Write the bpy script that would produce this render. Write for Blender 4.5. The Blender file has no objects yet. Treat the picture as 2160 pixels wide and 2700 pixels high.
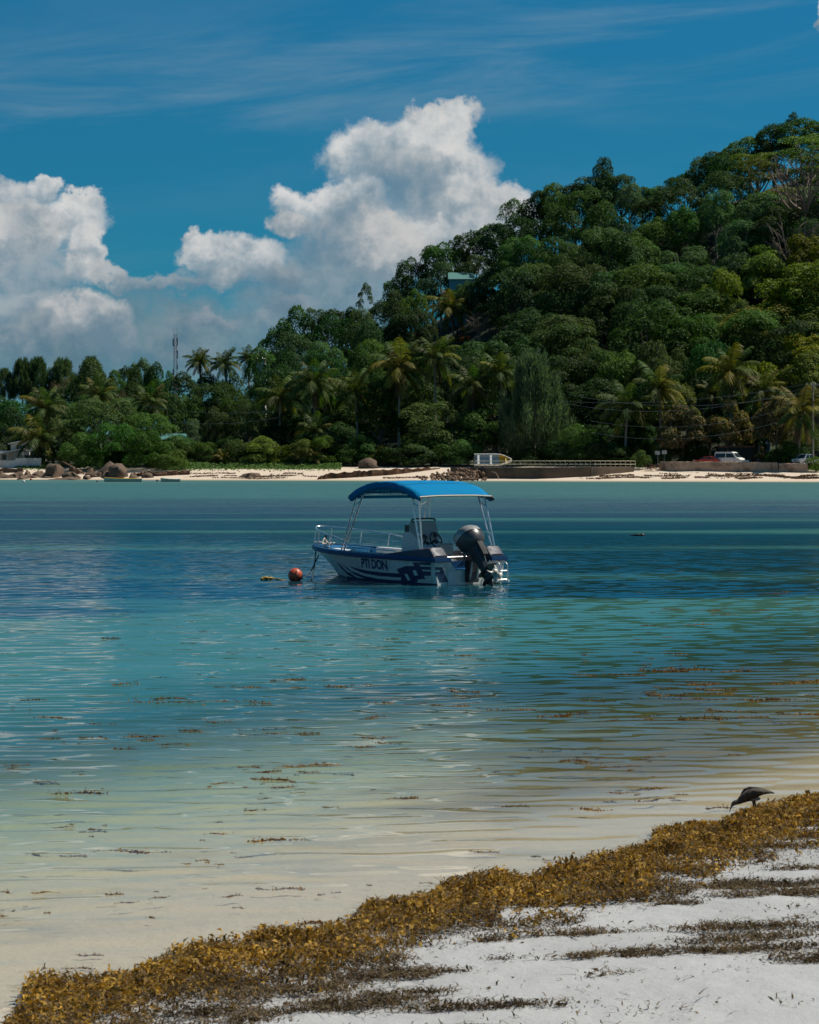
import bpy, bmesh, math, random
import numpy as np
from math import radians as R, sin, cos, pi
from mathutils import Vector, Matrix, noise as mnoise

# ------------------------------------------------------------------ camera, sky, sun, exposure
scene = bpy.context.scene
col = scene.collection
FP, HOR, CAMZ = 6000.0, 1218.0, 2.8      # focal length in photo pixels, horizon row, eye height above the water
cam_d = bpy.data.cameras.new('camera')
cam = bpy.data.objects.new('camera', cam_d); col.objects.link(cam)
cam.location = (0, 0, CAMZ); cam.rotation_euler = (R(90), 0, 0)
cam_d.sensor_fit = 'VERTICAL'; cam_d.sensor_height = 36; cam_d.sensor_width = 28.8
cam_d.lens = 36 * FP / 2700.0
cam_d.shift_y = -(1350 - HOR) / 2700.0
cam_d.clip_start = 0.1; cam_d.clip_end = 20000
cam_d.dof.use_dof = True; cam_d.dof.focus_distance = 45; cam_d.dof.aperture_fstop = 11
scene.camera = cam
scene.view_settings.view_transform = 'Standard'
scene.view_settings.look = 'None'
scene.view_settings.exposure = 0.25
scene.view_settings.gamma = 1.0
scene.view_settings.use_curve_mapping = False
scene.render.engine = 'CYCLES'
scene.cycles.max_bounces = 6
scene.cycles.diffuse_bounces = 3
scene.cycles.glossy_bounces = 3
scene.cycles.transmission_bounces = 4
scene.cycles.transparent_max_bounces = 8
scene.cycles.use_denoising = True
scene.cycles.caustics_reflective = False
scene.cycles.caustics_refractive = False

SUN_EL, SUN_AZ = R(58), R(74)     # azimuth measured from +Y (view direction) towards +X (right)
sun_d = bpy.data.lights.new('sun', 'SUN'); sun_d.energy = 4.6; sun_d.angle = R(0.53)
sun_d.color = (1.0, 0.94, 0.83)
sun = bpy.data.objects.new('sun', sun_d); col.objects.link(sun)
sdir = Vector((sin(SUN_AZ) * cos(SUN_EL), cos(SUN_AZ) * cos(SUN_EL), sin(SUN_EL)))
sun.rotation_euler = sdir.to_track_quat('Z', 'Y').to_euler()
sun.location = (30, 20, 60)

class NT:
    """small helper round a node tree"""
    def __init__(s, tree): s.t = tree
    def n(s, typ, **kw):
        nd = s.t.nodes.new(typ)
        for k, v in kw.items(): setattr(nd, k, v)
        return nd
    def set(s, sock, v):
        if isinstance(v, bpy.types.NodeSocket): s.t.links.new(v, sock)
        elif v is not None:
            if hasattr(sock.default_value, '__len__') and not isinstance(v, (int, float)):
                v = list(v)
                if len(sock.default_value) == 4 and len(v) == 3: v = v + [1]
            sock.default_value = v
    def math(s, op, a, b=None, c=None, clamp=False):
        m = s.n('ShaderNodeMath', operation=op, use_clamp=clamp)
        for i, x in enumerate((a, b, c)):
            if x is not None: s.set(m.inputs[i], x)
        return m.outputs[0]
    def vmath(s, op, a, b=None, c=None):
        m = s.n('ShaderNodeVectorMath', operation=op)
        for i, x in enumerate((a, b, c)):
            if x is not None: s.set(m.inputs[i], x)
        return m.outputs['Value'] if op in ('LENGTH', 'DOT_PRODUCT', 'DISTANCE') else m.outputs[0]
    def mr(s, v, a, b, c=0.0, d=1.0, typ='SMOOTHSTEP'):
        m = s.n('ShaderNodeMapRange', interpolation_type=typ)
        for i, x in enumerate((v, a, b, c, d)): s.set(m.inputs[i], x)
        return m.outputs[0]
    def mix(s, f, a, b, blend='MIX'):
        m = s.n('ShaderNodeMix', data_type='RGBA', blend_type=blend)
        s.set(m.inputs[0], f); s.set(m.inputs[6], a); s.set(m.inputs[7], b)
        return m.outputs[2]
    def noise(s, vec, scale, detail=3, rough=0.5, dist=0.0, dim='3D'):
        m = s.n('ShaderNodeTexNoise', noise_dimensions=dim)
        if vec is not None: s.set(m.inputs['Vector'], vec)
        m.inputs['Scale'].default_value = scale; m.inputs['Detail'].default_value = detail
        m.inputs['Roughness'].default_value = rough; m.inputs['Distortion'].default_value = dist
        return m
    def comb(s, x, y, z):
        m = s.n('ShaderNodeCombineXYZ')
        for i, v in enumerate((x, y, z)): s.set(m.inputs[i], v)
        return m.outputs[0]
    def sep(s, v):
        m = s.n('ShaderNodeSeparateXYZ'); s.set(m.inputs[0], v); return m.outputs
    def ramp(s, f, stops, interp='LINEAR'):
        m = s.n('ShaderNodeValToRGB'); s.set(m.inputs[0], f)
        cr = m.color_ramp; cr.interpolation = interp
        while len(cr.elements) < len(stops): cr.elements.new(0.5)
        for e, (p, c) in zip(cr.elements, stops):
            e.position = p; e.color = list(c) + [1] if len(c) == 3 else c
        return m.outputs[0]

# world: Nishita sky with a bank of cumulus along the horizon and thin cirrus above
world = bpy.data.worlds.new('World'); scene.world = world; world.use_nodes = True
world.cycles.sampling_method = 'MANUAL'; world.cycles.sample_map_resolution = 512
W = NT(world.node_tree)
for nd in list(world.node_tree.nodes): world.node_tree.nodes.remove(nd)
out = W.n('ShaderNodeOutputWorld'); bg = W.n('ShaderNodeBackground')
world.node_tree.links.new(bg.outputs[0], out.inputs[0])
sky = W.n('ShaderNodeTexSky', sky_type='NISHITA', sun_disc=False)
sky.sun_elevation = SUN_EL; sky.sun_rotation = SUN_AZ
sky.altitude = 0; sky.air_density = 1.0; sky.dust_density = 0.15; sky.ozone_density = 3.0
SKY_STRENGTH = 0.088
tc = W.n('ShaderNodeTexCoord').outputs['Generated']
x, y, z = W.sep(tc)
az = W.math('ARCTAN2', x, y)
el = W.math('ARCSINE', z)
A0 = W.math('MULTIPLY', az, 6.0); E = W.math('MULTIPLY', el, 6.0)       # 1 unit = 9.5 degrees
Aw = W.math('WRAP', A0, 1.57, -1.57)                                     # the cloud bank goes on all round
P = W.comb(Aw, E, 0)
nA = W.noise(P, 3.2, 6, 0.55, 0.25)
nB = W.noise(W.vmath('ADD', P, (7.3, 2.1, 0)), 9.0, 5, 0.58)
nD = W.noise(W.vmath('ADD', P, (4.7, 5.9, 0)), 24.0, 4, 0.6)
nC = W.noise(W.vmath('ADD', P, (1.3, 9.1, 0)), 2.0, 3, 0.5)
warp = W.vmath('MULTIPLY_ADD', W.vmath('SUBTRACT', nA.outputs['Color'], (0.5, 0.5, 0.5)), (0.16, 0.16, 0), P)
warp = W.vmath('MULTIPLY_ADD', W.vmath('SUBTRACT', nB.outputs['Color'], (0.5, 0.5, 0.5)), (0.13, 0.13, 0), warp)
warp = W.vmath('MULTIPLY_ADD', W.vmath('SUBTRACT', nD.outputs['Color'], (0.5, 0.5, 0.5)), (0.045, 0.045, 0), warp)
nAf, nBf, nCf = nA.outputs['Fac'], nB.outputs['Fac'], nC.outputs['Fac']
# base sky colour (clear tropical blue): Nishita, deepened as the photograph's clear air shows it
skyc = W.mix(1.0, sky.outputs[0], (0.086, 0.605, 0.80), 'MULTIPLY')
lowfade = W.mr(E, 0.0, 1.6)
skyc = W.mix(1.0, skyc, W.ramp(lowfade, [(0.0, (0.56, 0.56, 0.60)), (0.5, (0.60, 0.60, 0.62)), (1.0, (0.72, 0.72, 0.72))]), 'MULTIPLY')
skyc = W.vmath('SCALE', skyc); skyc.node.inputs['Scale'].default_value = SKY_STRENGTH
c = skyc
# cirrus: long thin streaks
Pc = W.comb(W.math('MULTIPLY_ADD', E, 0.9, Aw), W.math('MULTIPLY_ADD', Aw, -0.10, E), 0.0)
ci = W.noise(W.vmath('MULTIPLY', Pc, (0.55, 4.2, 1)), 1.5, 6, 0.62, 0.5).outputs['Fac']
cb = W.mr(W.math('ABSOLUTE', W.math('SUBTRACT', W.math('MULTIPLY_ADD', Aw, -0.12, E), 1.03)), 0.0, 0.26, 1.0, 0.0)
cim = W.math('MULTIPLY', W.mr(ci, 0.40, 0.75), W.math('MULTIPLY_ADD', cb, 0.62, 0.10))
c = W.mix(W.math('MULTIPLY', cim, 0.50), c, (0.28, 0.355, 0.39))
# low haze bank under the cumulus
hz = W.mr(W.math('MULTIPLY_ADD', nCf, 0.5, E), 0.30, 0.68, 0.42, 0.0)
c = W.mix(hz, c, W.mix(nAf, (0.10, 0.205, 0.29), (0.21, 0.275, 0.315)))
# cumulus puffs: (azimuth, elevation, radius x, radius y, brightness), far ones first; numbers in units of 9.5 degrees
PUFF = []
def puff(u, v, rx, ry, b=1.0):
    if b > .65: rx *= .9; ry *= .9
    PUFF.append(((u - 1080) / 1000, (HOR - v) / 1000, rx / 1000, ry / 1000, b))
for a in [(-80, 900, 430, 200, .45), (330, 900, 330, 150, .42), (620, 900, 300, 130, .5), (850, 790, 260, 170, .62), (-300, 700, 300, 260, .8),
          (1180, 310, 130, 55, .8), (1210, 330, 60, 75, .95), (1160, 380, 130, 125, .92), (1190, 480, 140, 130, .92), (960, 420, 130, 110, .95), (1050, 405, 140, 110, .95), (1090, 480, 180, 110, .7),
          (1330, 560, 120, 90, .92), (1250, 560, 150, 120, .85), (1180, 640, 190, 120, .88), (1130, 540, 120, 70, .72),
          (790, 540, 90, 75, .95), (880, 560, 140, 85, .95), (760, 590, 70, 50, .8), (960, 600, 170, 90, .7), (1020, 660, 170, 100, .78), (880, 640, 130, 70, .68),
          (30, 520, 130, 65, .9), (130, 490, 80, 40, .95), (230, 530, 65, 45, .9), (180, 590, 130, 90, .95), (60, 610, 160, 110, .8), (250, 680, 70, 110, .9), (120, 720, 170, 90, .7),
          (-60, 640, 140, 150, .85), (310, 740, 60, 50, .75),
          (510, 610, 50, 38, .85), (540, 660, 80, 70, .92), (640, 690, 130, 85, .92), (580, 740, 110, 50, .68), (730, 740, 80, 50, .6), (760, 830, 80, 30, .6),
          (60, 800, 190, 55, .72), (230, 840, 130, 75, .78), (90, 880, 210, 55, .6), (300, 890, 90, 60, .62), (420, 760, 150, 28, .6), (560, 850, 90, 30, .58), (2168, 95, 26, 50, .8), (2155, 130, 20, 22, .6)]:
    puff(*a)
soft = W.math('MULTIPLY_ADD', nBf, 0.9, -0.45)
detail = W.math('ADD', W.math('ADD', W.math('MULTIPLY_ADD', nBf, 1.9, -0.95), W.math('MULTIPLY_ADD', nD.outputs['Fac'], 0.9, -0.45)), W.math('MULTIPLY_ADD', nAf, 1.5, -0.75))
for (pa, pe, rx, ry, b) in PUFF:
    v = W.vmath('MULTIPLY_ADD', warp, (1 / rx, 1 / ry, 0), (-pa / rx, -pe / ry, 0))
    ln = W.vmath('LENGTH', v)
    wsoft = 0.55 if b < 0.75 else 0.34
    mk = W.mr(W.math('MULTIPLY_ADD', soft, 0.6, ln), 1.02 - wsoft, 1.08, (0.97 if b > 0.75 else 0.80 if b > .55 else .58), 0.0)
    lit = W.math('ADD', W.vmath('DOT_PRODUCT', v, (0.10, 0.42, 0)), detail)
    hi = (0.63 * b - .035, 0.625 * b - .03, 0.60 * b - .015); lo = (0.19 * b + .01, 0.245 * b + .035, 0.28 * b + .06)
    if b < .75: hi = (0.40 * b + .02, 0.43 * b + .04, 0.44 * b + .06); lo = (0.15 * b + .02, 0.22 * b + .05, 0.26 * b + .085)
    cc = W.mix(W.mr(lit, -0.50, 0.60, typ='SMOOTHSTEP'), lo, hi)
    c = W.mix(mk, c, cc)
W.set(bg.inputs['Color'], c); bg.inputs['Strength'].default_value = 1.0

# ------------------------------------------------------------------ general helpers
rng = np.random.default_rng(7)
random.seed(11)
def px(u, v, Y):
    """a point at distance Y that the photograph shows at pixel (u, v)"""
    return Vector(((u - 1080) * Y / FP, Y, CAMZ - (v - HOR) * Y / FP))
def pix(p): return (1080 + p[0] * FP / p[1], HOR + (CAMZ - p[2]) * FP / p[1])

def link(o, parent=None):
    col.objects.link(o)
    if parent is not None: o.parent = parent
    return o
def tag(o, label, cat, group=None):
    o['label'] = label; o['category'] = cat
    if group: o['group'] = group
    return o
def thing(name, label, cat, loc=(0, 0, 0), rz=0.0, group=None):
    o = bpy.data.objects.new(name, None); o.empty_display_size = 0.2
    col.objects.link(o); o.location = loc; o.rotation_euler = (0, 0, rz)
    return tag(o, label, cat, group)
def struct(o): o['kind'] = 'structure'; return o
def np_mesh(name, V, F, mat, smooth=False):
    V = np.asarray(V, np.float32); F = np.asarray(F, np.int32)
    me = bpy.data.meshes.new(name)
    me.vertices.add(len(V)); me.vertices.foreach_set('co', V.ravel())
    k = F.shape[1]
    me.loops.add(F.size); me.loops.foreach_set('vertex_index', F.ravel())
    me.polygons.add(len(F))
    me.polygons.foreach_set('loop_start', np.arange(0, F.size, k, dtype=np.int32))
    try: me.polygons.foreach_set('loop_total', np.full(len(F), k, np.int32))
    except Exception: pass
    me.update(calc_edges=True); me.validate()
    if smooth: me.polygons.foreach_set('use_smooth', np.ones(len(me.polygons), bool))
    if mat: me.materials.append(mat)
    return me
def mobj(name, me, parent=None, loc=None, rot=None, scale=None):
    o = bpy.data.objects.new(name, me); link(o, parent)
    if loc is not None: o.location = loc
    if rot is not None: o.rotation_euler = rot
    if scale is not None: o.scale = scale if hasattr(scale, '__len__') else (scale,) * 3
    return o
def copy_tree(o, parent=None):
    c_ = o.copy(); col.objects.link(c_); c_.parent = parent
    for ch in o.children: copy_tree(ch, c_)
    return c_

class MB:
    """collects simple shapes, builds ONE mesh object"""
    def __init__(s): s.v = []; s.f = []
    def add(s, V, F):
        b = len(s.v); s.v += [tuple(p) for p in V]; s.f += [tuple(i + b for i in f) for f in F]; return s
    def box(s, c_, d, rz=0.0, top=1.0, ry=0.0):
        hx, hy, hz = d[0] / 2, d[1] / 2, d[2] / 2
        V = [(-hx, -hy, -hz), (hx, -hy, -hz), (hx, hy, -hz), (-hx, hy, -hz), (-hx * top, -hy * top, hz), (hx * top, -hy * top, hz), (hx * top, hy * top, hz), (-hx * top, hy * top, hz)]
        M = Matrix.Translation(c_) @ Matrix.Rotation(rz, 4, 'Z') @ Matrix.Rotation(ry, 4, 'Y')
        return s.add([M @ Vector(p) for p in V], [(3, 2, 1, 0), (4, 5, 6, 7), (0, 1, 5, 4), (1, 2, 6, 5), (2, 3, 7, 6), (3, 0, 4, 7)])
    def loft(s, rings, close=True, cap=True):
        n = len(rings[0]); V = [p for r in rings for p in r]; F = []
        for i in range(len(rings) - 1):
            for j in range(n if close else n - 1):
                a, b = i * n + j, i * n + (j + 1) % n
                F.append((a, b, b + n, a + n))
        if cap and close:
            F.append(tuple(reversed(range(n)))); F.append(tuple(range((len(rings) - 1) * n, len(rings) * n)))
        return s.add(V, F)
    def tube(s, pts, r, n=8, cap=True):
        pts = [Vector(p) for p in pts]
        rs = r if hasattr(r, '__len__') else [r] * len(pts)
        rings = []; up = None
        for i, p in enumerate(pts):
            t = (pts[min(i + 1, len(pts) - 1)] - pts[max(i - 1, 0)]).normalized()
            if up is None: up = t.orthogonal().normalized()
            up = (up - t * up.dot(t)); up = up.normalized() if up.length > 1e-6 else t.orthogonal().normalized()
            sd = t.cross(up)
            rings.append([p + (up * cos(2 * pi * k / n) + sd * sin(2 * pi * k / n)) * rs[i] for k in range(n)])
        return s.loft(rings, True, cap)
    def prism(s, poly, axis, lo, hi):
        """polygon (2-D points) extruded along an axis: 'x' -> (y,z), 'y' -> (x,z), 'z' -> (x,y)"""
        def q(p, w): return {'x': (w, p[0], p[1]), 'y': (p[0], w, p[1]), 'z': (p[0], p[1], w)}[axis]
        n = len(poly)
        return s.add([q(p, lo) for p in poly] + [q(p, hi) for p in poly],
                     [tuple(range(n)), tuple(reversed(range(n, 2 * n)))] + [(i, i + n, (i + 1) % n + n, (i + 1) % n) for i in range(n)])
    def ball(s, c_, r, nu=14, nv=9):
        r = r if hasattr(r, '__len__') else (r, r, r)
        rings = []
        for i in range(nv + 1):
            th = pi * (i + 0.02) / (nv + 0.04)
            rings.append([(c_[0] + r[0] * sin(th) * cos(2 * pi * k / nu), c_[1] + r[1] * sin(th) * sin(2 * pi * k / nu), c_[2] - r[2] * cos(th)) for k in range(nu)])
        return s.loft(rings)
    def mesh(s, name, mat, smooth=False, bevel=0):
        me = bpy.data.meshes.new(name); me.from_pydata(s.v, [], s.f)
        bm = bmesh.new(); bm.from_mesh(me)
        bmesh.ops.recalc_face_normals(bm, faces=bm.faces[:])
        if bevel:
            bmesh.ops.remove_doubles(bm, verts=bm.verts[:], dist=1e-5)
            bmesh.ops.bevel(bm, geom=[e for e in bm.edges if len(e.link_faces) == 2 and e.calc_face_angle(0) > 0.5], offset=bevel, segments=2, affect='EDGES', clamp_overlap=True)
        bm.to_mesh(me); bm.free()
        if smooth: me.polygons.foreach_set('use_smooth', np.ones(len(me.polygons), bool)); me.set_sharp_from_angle(angle=R(40))
        if mat: me.materials.append(mat)
        return me
    def build(s, name, mat, parent=None, smooth=False, bevel=0, **kw):
        return mobj(name, s.mesh(name, mat, smooth, bevel), parent, **kw)

def curve_pts(pts, n=8):
    """Catmull-Rom through points"""
    P_ = [Vector(p) for p in pts]; P_ = [P_[0] * 2 - P_[1]] + P_ + [P_[-1] * 2 - P_[-2]]; o = []
    for i in range(1, len(P_) - 2):
        for k in range(n):
            t = k / n
            o.append(0.5 * ((2 * P_[i]) + (P_[i + 1] - P_[i - 1]) * t + (2 * P_[i - 1] - 5 * P_[i] + 4 * P_[i + 1] - P_[i + 2]) * t * t + (3 * P_[i] - P_[i - 1] - 3 * P_[i + 1] + P_[i + 2]) * t ** 3))
    o.append(P_[-2]); return o

# ------------------------------------------------------------------ materials
def material(name):
    m = bpy.data.materials.new(name); m.use_nodes = True
    t = NT(m.node_tree); b = m.node_tree.nodes['Principled BSDF']
    return m, t, b
def bump(t, b, h, strength=0.3, dist=0.02):
    bn = t.n('ShaderNodeBump'); bn.inputs['Strength'].default_value = strength; bn.inputs['Distance'].default_value = dist
    t.set(bn.inputs['Height'], h); t.set(b.inputs['Normal'], bn.outputs[0])
def simple(name, colr, rough=0.5, metal=0.0, var=0.15, scale=6.0, spec=0.5, bmp=0.0, dirt=None):
    """painted / worn surface: noise in tone and roughness"""
    m, t, b = material(name)
    oc = t.n('ShaderNodeTexCoord').outputs['Object']
    n = t.noise(oc, scale, 5, 0.6).outputs['Fac']
    lo = [x_ * (1 - var) for x_ in colr]; hi = [min(1, x_ * (1 + var)) for x_ in colr]
    cc = t.mix(n, lo, hi)
    if dirt:
        n2 = t.noise(oc, scale * 0.45, 6, 0.65).outputs['Fac']
        cc = t.mix(t.mr(n2, 0.48, 0.68), cc, dirt)
    t.set(b.inputs['Base Color'], cc)
    t.set(b.inputs['Roughness'], t.mr(n, 0.2, 0.8, max(0, rough - 0.1), min(1, rough + 0.12)))
    b.inputs['Metallic'].default_value = metal; b.inputs['Specular IOR Level'].default_value = spec
    if bmp: bump(t, b, t.noise(oc, scale * 3, 6, 0.65).outputs['Fac'], bmp, 0.03)
    return m

def leaf_mat(name, c1, c2, dark=0.40, hue=0.03, trans=0.38, rough=0.6):
    m, t, b = material(name)
    ri = t.n('ShaderNodeNewGeometry').outputs['Random Per Island']
    ob = t.n('ShaderNodeObjectInfo').outputs['Random']
    cc = t.mix(ri, c1, c2)
    hs = t.n('ShaderNodeHueSaturation')
    t.set(hs.inputs['Hue'], t.mr(ob, 0, 1, 0.5 - hue, 0.5 + hue, 'LINEAR'))
    t.set(hs.inputs['Value'], t.mr(t.math('FRACT', t.math('MULTIPLY', ob, 7.31)), 0, 1, 1 - dark, 1 + dark * 0.6, 'LINEAR'))
    t.set(hs.inputs['Saturation'], t.mr(t.math('FRACT', t.math('MULTIPLY', ob, 3.17)), 0, 1, 0.85, 1.1, 'LINEAR'))
    t.set(hs.inputs['Color'], cc)
    t.set(b.inputs['Base Color'], hs.outputs[0]); b.inputs['Roughness'].default_value = rough
    b.inputs['Specular IOR Level'].default_value = 0.12
    tr = t.n('ShaderNodeBsdfTranslucent'); t.set(tr.inputs[0], t.mix(1.0, hs.outputs[0], (1.0, 1.15, 0.5), 'MULTIPLY'))
    mx = t.n('ShaderNodeMixShader'); mx.inputs[0].default_value = trans
    t.t.links.new(b.outputs[0], mx.inputs[1]); t.t.links.new(tr.outputs[0], mx.inputs[2])
    t.t.links.new(mx.outputs[0], t.t.nodes['Material Output'].inputs[0])
    return m

M = {}
M['leaf_dark'] = leaf_mat('leaf_dark', (0.016, 0.048, 0.014), (0.054, 0.110, 0.030))
M['leaf_mid'] = leaf_mat('leaf_mid', (0.034, 0.082, 0.018), (0.100, 0.175, 0.042))
M['leaf_grey'] = leaf_mat('leaf_grey', (0.042, 0.095, 0.036), (0.105, 0.185, 0.070))
M['leaf_lime'] = leaf_mat('leaf_lime', (0.070, 0.125, 0.012), (0.180, 0.235, 0.032))
M['leaf_yellow'] = leaf_mat('leaf_yellow', (0.095, 0.125, 0.010), (0.250, 0.230, 0.022))
M['leaf_dry'] = leaf_mat('leaf_dry', (0.06, 0.055, 0.03), (0.15, 0.12, 0.065), hue=0.015)
M['leaf_red'] = leaf_mat('leaf_red', (0.045, 0.10, 0.018), (0.27, 0.155, 0.070), hue=0.01)
M['flower_red'] = leaf_mat('flower_red', (0.35, 0.05, 0.01), (0.5, 0.10, 0.02), hue=0.01)
M['needle'] = leaf_mat('needle', (0.050, 0.095, 0.048), (0.125, 0.185, 0.088), hue=0.015, dark=0.2)
M['frond'] = leaf_mat('frond', (0.028, 0.058, 0.012), (0.110, 0.145, 0.030), trans=0.3, dark=0.3)
M['frond_yellow'] = leaf_mat('frond_yellow', (0.085, 0.090, 0.012), (0.20, 0.170, 0.028), trans=0.3, dark=0.3)
M['frond_dead'] = leaf_mat('frond_dead', (0.05, 0.035, 0.02), (0.13, 0.085, 0.04), trans=0.1, hue=0.01)
M['creeper'] = leaf_mat('creeper', (0.03, 0.09, 0.012), (0.10, 0.22, 0.03))
M['bark'] = simple('bark', (0.11, 0.085, 0.06), 0.9, var=0.4, scale=3, bmp=0.6)
M['bark_pale'] = simple('bark_pale', (0.27, 0.235, 0.19), 0.9, var=0.3, scale=3, bmp=0.4)
M['rock'] = simple('rock', (0.115, 0.075, 0.047), 0.9, var=0.7, scale=1.6, bmp=1.0, dirt=(0.035, 0.028, 0.02))
M['rubble'] = simple('rubble', (0.20, 0.125, 0.075), 0.9, var=0.5, scale=2.0, bmp=0.8, dirt=(0.06, 0.04, 0.03))
M['concrete'] = simple('concrete', (0.12, 0.085, 0.055), 0.9, var=0.45, scale=0.6, bmp=0.7, dirt=(0.045, 0.035, 0.025))
M['groyne'] = simple('groyne', (0.12, 0.06, 0.03), 0.9, var=0.6, scale=1.0, bmp=1.0, dirt=(0.03, 0.02, 0.012))
M['stone_wall'] = simple('stone_wall', (0.44, 0.30, 0.205), 0.9, var=0.55, scale=1.6, bmp=1.0, dirt=(0.20, 0.135, 0.09))
M['white_paint'] = simple('white_paint', (0.68, 0.67, 0.64), 0.55, var=0.08, dirt=(0.5, 0.48, 0.44))
M['wall_white'] = simple('wall_white', (0.62, 0.60, 0.56), 0.85, var=0.1, scale=1.0, dirt=(0.42, 0.4, 0.37))
M['roof_grey'] = simple('roof_grey', (0.30, 0.33, 0.33), 0.6, var=0.2)
M['roof_teal'] = simple('roof_teal', (0.07, 0.19, 0.17), 0.5, var=0.2)
M['wall_teal'] = simple('wall_teal', (0.10, 0.30, 0.38), 0.7, var=0.2)
M['glass_dark'] = simple('glass_dark', (0.02, 0.03, 0.035), 0.08, var=0.2)
M['rail_cream'] = simple('rail_cream', (0.62, 0.55, 0.36), 0.6, var=0.15, dirt=(0.4, 0.3, 0.15))
M['steel'] = simple('steel', (0.72, 0.71, 0.67), 0.3, metal=0.85, var=0.1)
M['galv'] = simple('galv', (0.34, 0.34, 0.33), 0.6, metal=0.3, var=0.2)
M['red_steel'] = simple('red_steel', (0.40, 0.13, 0.10), 0.7, var=0.2)
M['black'] = simple('black', (0.015, 0.016, 0.018), 0.45, var=0.3)
M['tyre'] = simple('tyre', (0.02, 0.02, 0.02), 0.85, var=0.2)
M['wood'] = simple('wood', (0.22, 0.13, 0.07), 0.8, var=0.4)
M['cable'] = simple('cable', (0.10, 0.10, 0.10), 0.6, var=0.1)
M['car_red'] = simple('car_red', (0.34, 0.035, 0.02), 0.25, var=0.1)
M['orange'] = simple('orange', (0.55, 0.14, 0.03), 0.5, var=0.2)
M['shed'] = simple('shed', (0.018, 0.028, 0.030), 0.7, var=0.3)
M['blue_tin'] = simple('blue_tin', (0.08, 0.15, 0.2), 0.6, var=0.2)
M['sign_white'] = simple('sign_white', (0.6, 0.6, 0.56), 0.6, var=0.1)
M['skiff_white'] = simple('skiff_white', (0.6, 0.58, 0.52), 0.5, var=0.15, dirt=(0.4, 0.38, 0.32))
M['skiff_yellow'] = simple('skiff_yellow', (0.6, 0.36, 0.03), 0.5, var=0.15)
M['skiff_inner'] = simple('skiff_inner', (0.30, 0.36, 0.40), 0.6, var=0.2)
# the motor boat
M['gel'] = simple('gel', (0.74, 0.74, 0.68), 0.25, var=0.06, scale=2.5, dirt=(0.53, 0.52, 0.46))
M['gel_deck'] = simple('gel_deck', (0.68, 0.69, 0.66), 0.45, var=0.08, scale=5)
M['navy'] = simple('navy', (0.010, 0.035, 0.085), 0.35, var=0.15)
M['rim_blue'] = simple('rim_blue', (0.006, 0.050, 0.135), 0.42, var=0.2, spec=0.3)
M['deck_blue'] = simple('deck_blue', (0.01, 0.10, 0.22), 0.4, var=0.2)
M['coaming'] = simple('coaming', (0.022, 0.028, 0.05), 0.55, var=0.25)
M['canvas'] = simple('canvas', (0.001, 0.165, 0.35), 0.9, var=0.08, scale=3, bmp=0.3, spec=0.1)
M['piping'] = simple('piping', (0.50, 0.44, 0.34), 0.7, var=0.15)
M['cover_grey'] = simple('cover_grey', (0.46, 0.43, 0.375), 0.85, var=0.12, scale=9, bmp=0.4)
M['motor_silver'] = simple('motor_silver', (0.34, 0.33, 0.31), 0.28, metal=0.25, var=0.06)
M['motor_dark'] = simple('motor_dark', (0.055, 0.056, 0.056), 0.32, var=0.15, scale=4)
M['motor_matt'] = simple('motor_matt', (0.045, 0.046, 0.046), 0.7, var=0.15, spec=0.2)
M['alu'] = simple('alu', (0.55, 0.54, 0.50), 0.35, metal=0.7, var=0.15)
M['prop'] = simple('prop', (0.62, 0.60, 0.55), 0.4, metal=0.2, var=0.15, dirt=(0.4, 0.38, 0.32))
M['rope'] = simple('rope', (0.50, 0.48, 0.42), 0.9, var=0.2, scale=40)
M['rope_dark'] = simple('rope_dark', (0.03, 0.035, 0.03), 0.9, var=0.3, scale=40)
M['buoy'] = simple('buoy', (0.46, 0.075, 0.03), 0.5, var=0.3, scale=5, dirt=(0.20, 0.05, 0.03))
M['float_yellow'] = simple('float_yellow', (0.40, 0.25, 0.04), 0.7, var=0.5, scale=14, dirt=(0.06, 0.04, 0.01))

# ------------------------------------------------------------------ near beach, seabed and water
SX, SY, NX, NY = -1.80, 12.02, 0.781, -0.625            # near waterline: a point on it and the normal towards land
def shore_s(x_, y_): return (x_ - SX) * NX + (y_ - SY) * NY
def vnoise(x_, y_, seed=0, oct=4, per=1.0):
    """cheap value noise (numpy)"""
    o = np.zeros_like(x_, dtype=float); amp = 1.0; tot = 0
    for k in range(oct):
        f = 2 ** k / per
        X_, Y_ = x_ * f + seed * 13.7 + k * 5.1, y_ * f + seed * 7.9 + k * 3.3
        xi, yi = np.floor(X_), np.floor(Y_); fx, fy = X_ - xi, Y_ - yi
        fx = fx * fx * (3 - 2 * fx); fy = fy * fy * (3 - 2 * fy)
        def h(a, b): 
            v_ = np.sin(a * 127.1 + b * 311.7 + seed * 17.3) * 43758.5453
            return v_ - np.floor(v_)
        o += amp * ((h(xi, yi) * (1 - fx) + h(xi + 1, yi) * fx) * (1 - fy) + (h(xi, yi + 1) * (1 - fx) + h(xi + 1, yi + 1) * fx) * fy)
        tot += amp; amp *= 0.5
    return o / tot
def beach_z(x_, y_):
    s = shore_s(np.asarray(x_, float), np.asarray(y_, float))
    return np.where(s > 0, 0.05 * s, np.maximum(0.045 * s, -1.6)) + 0.0
def beach_at(u, v):
    """where the sight line through pixel (u, v) meets the beach plane"""
    dx, dz = (u - 1080) / FP, -(v - HOR) / FP
    # s(Y) = (dx*Y - SX)*NX + (Y-SY)*NY ;  z = CAMZ + dz*Y = k*s
    k = 0.05
    Y = (k * (-SX * NX - SY * NY) - CAMZ) / (dz - k * (dx * NX + NY))
    if shore_s(dx * Y, Y) < 0: Y = CAMZ / -dz
    return Vector((dx * Y, Y, CAMZ + dz * Y))

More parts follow.
